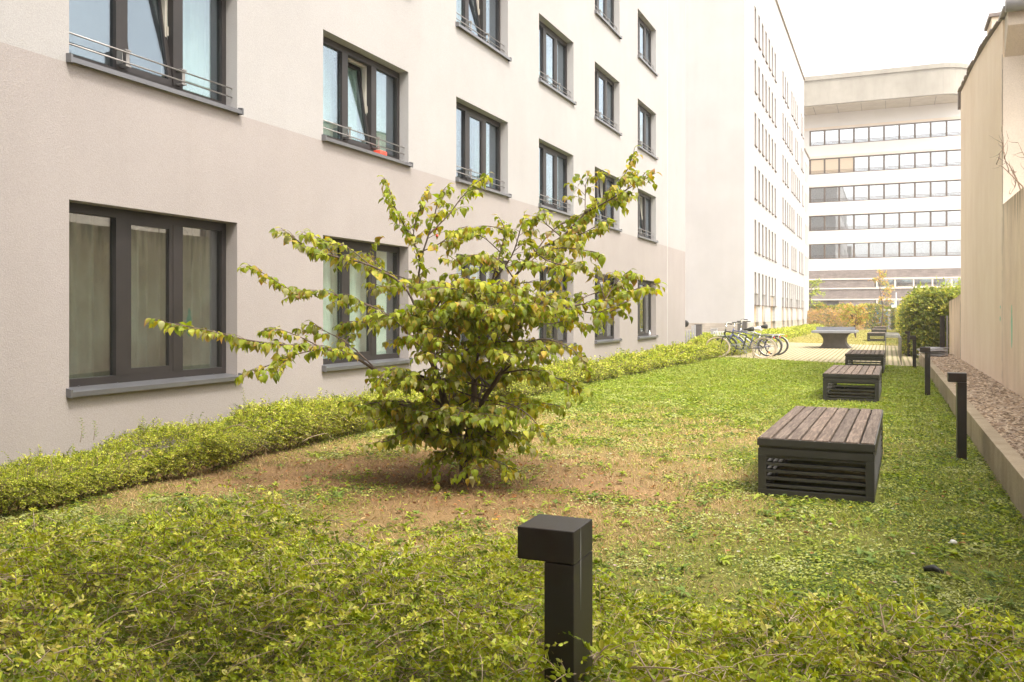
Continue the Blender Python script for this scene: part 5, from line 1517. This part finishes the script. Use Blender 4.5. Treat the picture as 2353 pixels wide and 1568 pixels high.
traced = [
 ([(1028, 945, -.05), (980, 905, -.1), (940, 885, -.15), (870, 855, -.25), (815, 822, -.35), (740, 800, -.4), (640, 792, -.45), (560, 780, -.5), (470, 758, -.5), (400, 745, -.5), (352, 734, -.5)], .018),
 ([(740, 800, -.4), (680, 815, -.5), (630, 835, -.55), (590, 850, -.6), (565, 856, -.6)], .007),
 ([(740, 800, -.4), (690, 775, -.3), (640, 758, -.3), (600, 762, -.3)], .007),
 ([(870, 855, -.25), (800, 790, -.1), (745, 760, .0), (715, 738, 0)], .008),
 ([(1000, 850, -.1), (960, 790, .0), (900, 730, .1), (830, 695, .15), (740, 672, .2), (670, 668, .2), (625, 640, .2), (566, 606, .2)], .013),
 ([(985, 800, -.1), (960, 720, -.2), (925, 655, -.3), (850, 610, -.35), (770, 590, -.4), (710, 572, -.4), (680, 550, -.4), (645, 524, -.4)], .013),
 ([(770, 590, -.4), (740, 560, -.3), (715, 545, -.3), (712, 530, -.3)], .006),
 ([(962, 765, -.1), (975, 700, -.05), (962, 640, 0), (965, 590, 0), (930, 520, .05), (905, 470, .05), (893, 430, .05), (882, 408, .05)], .013),
 ([(965, 600, 0), (985, 540, -.1), (1000, 490, -.1), (1010, 450, -.1), (1030, 425, -.1)], .009),
 ([(985, 540, -.1), (1030, 495, 0), (1060, 455, .05), (1090, 425, .1), (1125, 397, .1)], .007),
 ([(965, 600, 0), (950, 540, .1), (965, 480, .1), (985, 430, .1)], .007),
 ([(965, 580, 0), (1010, 560, -.1), (1050, 530, -.1), (1075, 520, -.1)], .006),
 ([(1120, 720, .2), (1130, 650, .2), (1150, 580, .2), (1160, 530, .2), (1145, 498, .2)], .012),
 ([(1130, 650, .2), (1175, 590, .0), (1195, 530, -.1), (1205, 492, -.1)], .009),
 ([(1120, 720, .2), (1180, 640, .1), (1230, 580, .1), (1290, 545, .1), (1345, 490, .1), (1395, 450, .1), (1430, 410, .1), (1450, 370, .1), (1458, 342, .1)], .014),
 ([(1345, 490, .1), (1400, 460, .0), (1450, 430, -.05), (1480, 412, -.1), (1507, 398, -.1)], .008),
 ([(1345, 490, .1), (1345, 450, .2), (1350, 415, .2), (1385, 398, .2)], .006),
 ([(1290, 545, .1), (1250, 510, .0), (1240, 492, .0)], .006),
 ([(1230, 580, .1), (1290, 570, -.2), (1340, 575, -.3), (1375, 582, -.3)], .007),
 ([(1095, 820, .15), (1150, 770, -.1), (1230, 730, -.2), (1310, 705, -.3), (1390, 690, -.35), (1450, 668, -.4), (1518, 650, -.4)], .013),
 ([(1390, 690, -.35), (1375, 640, -.3), (1370, 615, -.3)], .006),
 ([(1390, 690, -.35), (1420, 645, -.2), (1450, 620, -.2)], .006),
 ([(1200, 740, -.3), (1230, 690, -.4), (1270, 640, -.45), (1300, 610, -.5)], .009),
 ([(1180, 800, -.3), (1240, 780, -.5), (1290, 790, -.6), (1330, 815, -.65), (1345, 840, -.65)], .009),
 ([(1150, 860, -.25), (1210, 850, -.5), (1270, 865, -.6), (1320, 890, -.7), (1335, 915, -.7)], .009),
 ([(1110, 920, -.2), (1160, 925, -.5), (1210, 950, -.65), (1245, 990, -.7), (1262, 1010, -.7)], .008),
 ([(1080, 980, -.1), (1130, 985, -.3), (1180, 1000, -.4), (1215, 1030, -.45)], .007),
 ([(1050, 1010, 0), (1000, 985, -.3), (950, 985, -.4), (900, 1010, -.5), (865, 1020, -.5)], .007),
 ([(1035, 970, -.05), (960, 940, -.2), (890, 925, -.3), (840, 930, -.35), (815, 950, -.35)], .008),
 ([(1035, 970, -.05), (970, 960, .3), (900, 955, .5), (850, 975, .5)], .007),
 ([(1066, 1060, 0), (1090, 1045, -.3), (1140, 1060, -.5), (1200, 1090, -.55)], .005),
 ([(1066, 1060, 0), (1040, 1035, -.3), (1010, 1060, -.4), (995, 1085, -.42)], .005),
 ([(1070, 1050, 0), (1080, 1040, -.4), (1090, 1070, -.55), (1100, 1105, -.6)], .005),
 ([(1015, 900, -.1), (960, 860, -.5), (900, 850, -.7), (860, 880, -.8)], .008),
 ([(1000, 850, -.1), (1010, 780, -.5), (1040, 720, -.8), (1060, 690, -.9)], .009),
 ([(1090, 880, .1), (1060, 830, -.4), (1020, 790, -.7), (980, 760, -.9)], .009),
 ([(1095, 820, .15), (1130, 780, -.4), (1160, 730, -.8), (1190, 700, -1.0)], .009),
 ([(1120, 720, .2), (1090, 660, .0), (1060, 620, -.2), (1050, 590, -.3)], .008),
 ([(1230, 580, .1), (1215, 540, .1), (1230, 505, .1), (1270, 488, .1)], .007),
 ([(1230, 580, .1), (1270, 530, .3), (1320, 500, .4), (1370, 480, .4)], .007),
 ([(1180, 640, .1), (1220, 600, .4), (1280, 560, .6), (1340, 540, .6)], .008),
 ([(1150, 580, .2), (1110, 545, .2), (1080, 540, .2), (1045, 560, .2)], .006),
 ([(1290, 545, .1), (1330, 540, -.2), (1370, 520, -.3), (1400, 505, -.3)], .006),
 ([(1345, 490, .1), (1370, 470, .3), (1410, 450, .4), (1440, 455, .4)], .006),
 ([(1395, 450, .1), (1420, 440, 0), (1450, 400, 0), (1470, 410, 0)], .005),
 ([(1310, 705, -.3), (1350, 680, -.1), (1400, 665, 0), (1440, 640, 0)], .006),
 ([(1310, 705, -.3), (1360, 720, -.5), (1410, 705, -.6), (1450, 690, -.6)], .006),
 ([(1048, 1000, .0), (960, 985, -.1), (880, 940, -.2), (830, 920, -.2), (800, 930, -.2)], .008),
 ([(850, 610, -.35), (800, 570, -.3), (760, 560, -.3), (730, 545, -.3)], .006),
 ([(900, 730, .1), (850, 740, 0), (800, 740, 0), (770, 750, 0)], .006),
 ([(930, 640, .0), (880, 620, .1), (850, 580, .2), (860, 560, .2)], .006),
 ([(1120, 720, .2), (1085, 700, .5), (1030, 690, .7), (970, 700, .8)], .007),
 ([(1160, 530, .2), (1120, 520, .4), (1090, 535, .5)], .005),
 ([(1180, 640, .1), (1150, 600, -.3), (1110, 585, -.5), (1070, 590, -.6)], .007),
 ([(1230, 580, .1), (1260, 600, -.4), (1300, 610, -.6), (1340, 600, -.7)], .007),
 ([(1200, 740, -.3), (1250, 745, -.2), (1300, 740, -.1), (1345, 750, 0)], .007),
 ([(1200, 740, -.3), (1240, 700, -.8), (1270, 680, -1.0)], .007),
 ([(985, 680, -.1), (940, 660, .3), (890, 660, .5), (850, 650, .6)], .006),
 ([(1090, 820, .1), (1030, 780, .4), (960, 770, .6), (900, 790, .7)], .007),
 ([(1120, 720, .2), (1060, 680, .4), (990, 650, .5), (930, 640, .6)], .008),
 ([(962, 765, -.1), (920, 740, -.4), (880, 720, -.6), (850, 740, -.6)], .007),
 ([(1095, 820, .15), (1150, 740, .5), (1230, 690, .8), (1300, 670, .9)], .009),
]
for pts, r in traced:
    dense, rad = grow(br, [Q(*p) for p in pts], r, .0022, 6)
    limbs.append((np.array([list(p) for p in dense]), 1.0))
# more limbs in every direction round the stems, in loose tiers
prof_z = [.28, .45, .7, 1.0, 1.3, 1.6, 1.85, 2.1, 2.35]
prof_r = [.38, .60, .85, .95, 1.0, .90, .80, .70, .45]
stems_all = [np.array([list(p) for p in s]) for s in (sA, sB, sC, sD)]
ctr = np.array([TRUNK[0] + .08, TRUNK[1], 0])
for k in range(86):
    z = rng.choice([.42, .66, .92, 1.2, 1.48, 1.70], p=[.20, .24, .20, .16, .12, .08]) + rng.normal(0, .035)
    R0 = np.interp(z, prof_z, prof_r) * rng.uniform(.75, 1.08)
    a = rng.random() * 6.283 if k % 3 else rng.uniform(-2.6, -.4)
    c = ctr + np.array([.25 * (z - .8), 0, 0]) * .6
    end = c + np.array([math.cos(a) * R0, math.sin(a) * R0, z])
    S = stems_all[rng.integers(0, 4)]
    ok = S[(S[:, 2] < z - .05 - .15 * rng.random()) & (S[:, 2] > .12)]
    st = ok[-1] if len(ok) else S[4]
    if len(ok) > 3: st = ok[-rng.integers(1, 3)]
    mid = st * .5 + end * .5; mid[2] = max(st[2], end[2]) * .45 + .55 * ((st[2] + end[2]) / 2) + .05
    m2 = st * .2 + end * .8; m2[2] = end[2] + .03
    dense, rad = grow(br, [st, mid, m2, end], .009, .002, 6)
    limbs.append((np.array([list(p) for p in dense]), .9))
# side twigs and leaves
LP, LA, LN, LL = [], [], [], []
tw_ = MB()
def put_leaves(pts, cnt_scale=1.0, spacing=.045):
    seg = np.linalg.norm(np.diff(pts, axis=0), axis=1); tot = seg.sum(); cum = np.concatenate([[0], np.cumsum(seg)])
    q = rng.random() * spacing; d = nrm(pts[-1] - pts[-2])
    while q < tot:
        i = min(np.searchsorted(cum, q) - 1, len(pts) - 2); i = max(i, 0)
        t = (q - cum[i]) / max(seg[i], 1e-6); p = pts[i] * (1 - t) + pts[i + 1] * t
        d = nrm(pts[i + 1] - pts[i]); side = nrm(np.cross(d, [0, 0, 1.0]) + 1e-6)
        for sg in (-1, 1):
            if rng.random() < .10: continue
            a = side * sg * rng.uniform(.3, 1.0) + d * rng.uniform(-.1, .7) + np.array([0, 0, rng.uniform(-1.2, .05)]) + rng.normal(0, .33, 3)
            LP.append(p + a * .006); LA.append(a); LN.append(np.array([0, 0, 1.0]) + side * sg * .3 + rng.normal(0, .38, 3)); LL.append(rng.choice([rng.uniform(.045, .066), rng.uniform(.062, .096)]))
        q += spacing * rng.uniform(.8, 1.3)
    a = d + np.array([0, 0, -.3]); LP.append(pts[-1]); LA.append(a); LN.append(np.array([0, 0, 1.0])); LL.append(rng.uniform(.05, .08))
for pts, wgt in limbs:
    seg = np.linalg.norm(np.diff(pts, axis=0), axis=1); tot = seg.sum(); cum = np.concatenate([[0], np.cumsum(seg)])
    s_start = max(.30, 1 - 1.75 / tot)
    tail = pts[int(len(pts) * .62):]
    put_leaves(tail, spacing=.05)
    q = tot * s_start
    while q < tot - .05:
        i = min(max(np.searchsorted(cum, q) - 1, 0), len(pts) - 2); t = (q - cum[i]) / seg[i]
        p = pts[i] * (1 - t) + pts[i + 1] * t; d = nrm(pts[i + 1] - pts[i]); f = q / tot
        side = nrm(np.cross(d, [0, 0, 1.0]) + 1e-6) * rng.choice([-1, 1])
        dirv = nrm(side * rng.uniform(.5, 1) + d * rng.uniform(.3, .9) + np.array([0, 0, rng.uniform(.05, .35)]) + rng.normal(0, .15, 3))
        L = rng.uniform(.12, .38) * (1.12 - .70 * f) * wgt + .03
        k = 5; s = np.linspace(0, 1, k)[:, None]
        tp = p + dirv * L * s + np.array([0, 0, -.30 * L]) * s ** 2
        tw_.tube([tuple(v) for v in tp], [.0032, .0028, .0023, .0018, .0012], 4)
        put_leaves(tp[1:], spacing=.038)
        q += rng.uniform(.035, .062)
LP, LA, LN, LL = map(np.array, (LP, LA, LN, LL))
m = len(LP); print("tree leaves", m)
pal = np.array([[.235, .30, .03], [.32, .37, .04], [.44, .44, .05], [.155, .21, .03], [.37, .37, .16], [.48, .38, .05]])
C = pal[rng.choice(6, m, p=[.30, .25, .15, .13, .11, .06])] * (.8 + .4 * rng.random((m, 1)))
tipmix = np.where(rng.random(m) < .24, rng.uniform(.2, .8, m), rng.uniform(0, .15, m)) * np.clip(.5 + .4 * LP[:, 2], .4, 1.2)
V, Fq, C = leaves(LEAF_BIG, LP, LA, LN, LL, LL * rng.uniform(.56, .74, m), C, rng.uniform(.35, .85, m), np.array([.42, .17, .07]), tipmix)
mesh_np("foliage", V, Fq, M['leaf'], tree, C, smooth=True)
for n_, mb_, mt in (("trunk", trunk, M['bark']), ("branches", br, M['bark']), ("twigs", tw_, M['twig_dark'])):
    mb_.build(n_, mt, tree)
for c in kids(tree): c.matrix_parent_inverse = Matrix.Translation(-tree.location)
fr_ = MB()
near_ = LP[np.argsort(np.linalg.norm(LP - Q(1000, 541, 0), axis=1))[:12]]
for c in near_[[0, 4, 9]] - np.array([0, .02, .02]):
    bm = bmesh.new(); bmesh.ops.create_icosphere(bm, subdivisions=2, radius=.013); bm.verts.index_update()
    fr_.add([tuple(Vector(c) + v_.co) for v_ in bm.verts], [tuple(v_.index for v_ in f.verts) for f in bm.faces], True); bm.free()
o = fr_.build("fruit", M['red'], tree); o.matrix_parent_inverse = Matrix.Translation(-tree.location)

# small background trees
def small_tree(label, x, y, h, spread, palette, pw, seed, trunk_r=.05, first=.4, nl=14, ll=.13, name="small_tree", stems=1, pairs=5, cat="tree"):
    r2 = np.random.default_rng(seed); r = empty(name, (x, y, 0)); tag(r, label, cat)
    tk = MB(); bm_ = MB(); P, Dd, Ls = [], [], []
    for s in range(stems):
        a0 = r2.random() * 6.28; lean = 0 if stems == 1 else .35
        top = Vector((math.cos(a0) * lean * h * .6, math.sin(a0) * lean * h * .6, h * .9))
        d, _ = grow(tk, [(0, 0, -.05), top * .4 + Vector((r2.normal(0, .03) * h, 0, 0)), top * .75, top], trunk_r, trunk_r * .25, 8)
        for i in range(nl):
            f = first + (1 - first) * (i + .5) / nl; p = d[int(f * (len(d) - 1))]; a = r2.random() * 6.283
            R0 = spread * (1 - .5 * abs(f - .6) * 2) * r2.uniform(.6, 1.1)
            e = p + Vector((math.cos(a) * R0, math.sin(a) * R0, R0 * r2.uniform(.2, .9)))
            dd, _ = grow(bm_, [p, p.lerp(e, .5) + Vector((0, 0, .05 * h)), e], trunk_r * .35, .008, 5)
            for q in dd[3:]:
                for _ in range(3):
                    P.append(list(q)); Dd.append(r2.normal(0, 1, 3) + [0, 0, .3]); Ls.append(r2.uniform(.2, .45))
    P = np.array(P); Dd = nrm(np.array(Dd)); Ls = np.array(Ls)
    V, Fq, C = join(sprig_leaves(P, Dd, Ls, np.full(len(P), .3), pairs, ll, ll * .6, palette, pw))
    mesh_np("crown", V, Fq, M['bush_leaf'], r, C); bm_.build("branches", M['bark'], r); tk.build("trunk", M['bark'], r)
    return r
AUT = np.array([[.50, .30, .10], [.42, .38, .08], [.26, .32, .06], [.62, .36, .16]])
small_tree("slender young tree with sparse orange and yellow leaves near the far hedge", spot(2022, 80), 80, 5.2, 1.25, AUT, [.2, .3, .3, .2], 21, .06, .42, 13, .12, pairs=3)
small_tree("orange-tinged multi-stemmed shrub right behind the stone table", spot(1967, 58), 58, 1.9, 1.1, AUT, [.3, .34, .28, .08], 22, .035, .35, 7, .10, name="shrub", stems=5, pairs=3, cat="shrub")
small_tree("bright yellow-green tree partly hidden by the corner of the white annex", spot(1861, 89.2), 89.2, 5.0, 1.6, np.array([[.34, .40, .06], [.42, .44, .07], [.26, .34, .05]]), [.4, .3, .3], 23, .08, .3, 16, .14, pairs=4)

# ================================================================== THIN SUMMER HAZE
hz_ = MB().box(-420, 420, -220, 920, -1.5, 60).build("haze", M['white'])
hm_ = bpy.data.materials.new("haze"); hm_.use_nodes = True
hn = hm_.node_tree; hn.nodes.clear()
ho = hn.nodes.new("ShaderNodeOutputMaterial"); hv = hn.nodes.new("ShaderNodeVolumePrincipled")
hv.inputs["Color"].default_value = (1.0, .97, .93, 1); hv.inputs["Density"].default_value = .0011; hv.inputs["Anisotropy"].default_value = .3
hn.links.new(hv.outputs[0], ho.inputs["Volume"])
hz_.data.materials.clear(); hz_.data.materials.append(hm_)
tag(hz_, "thin pale haze in the air of the courtyard", "haze", kind="stuff")
scene.cycles.volume_bounces = 1
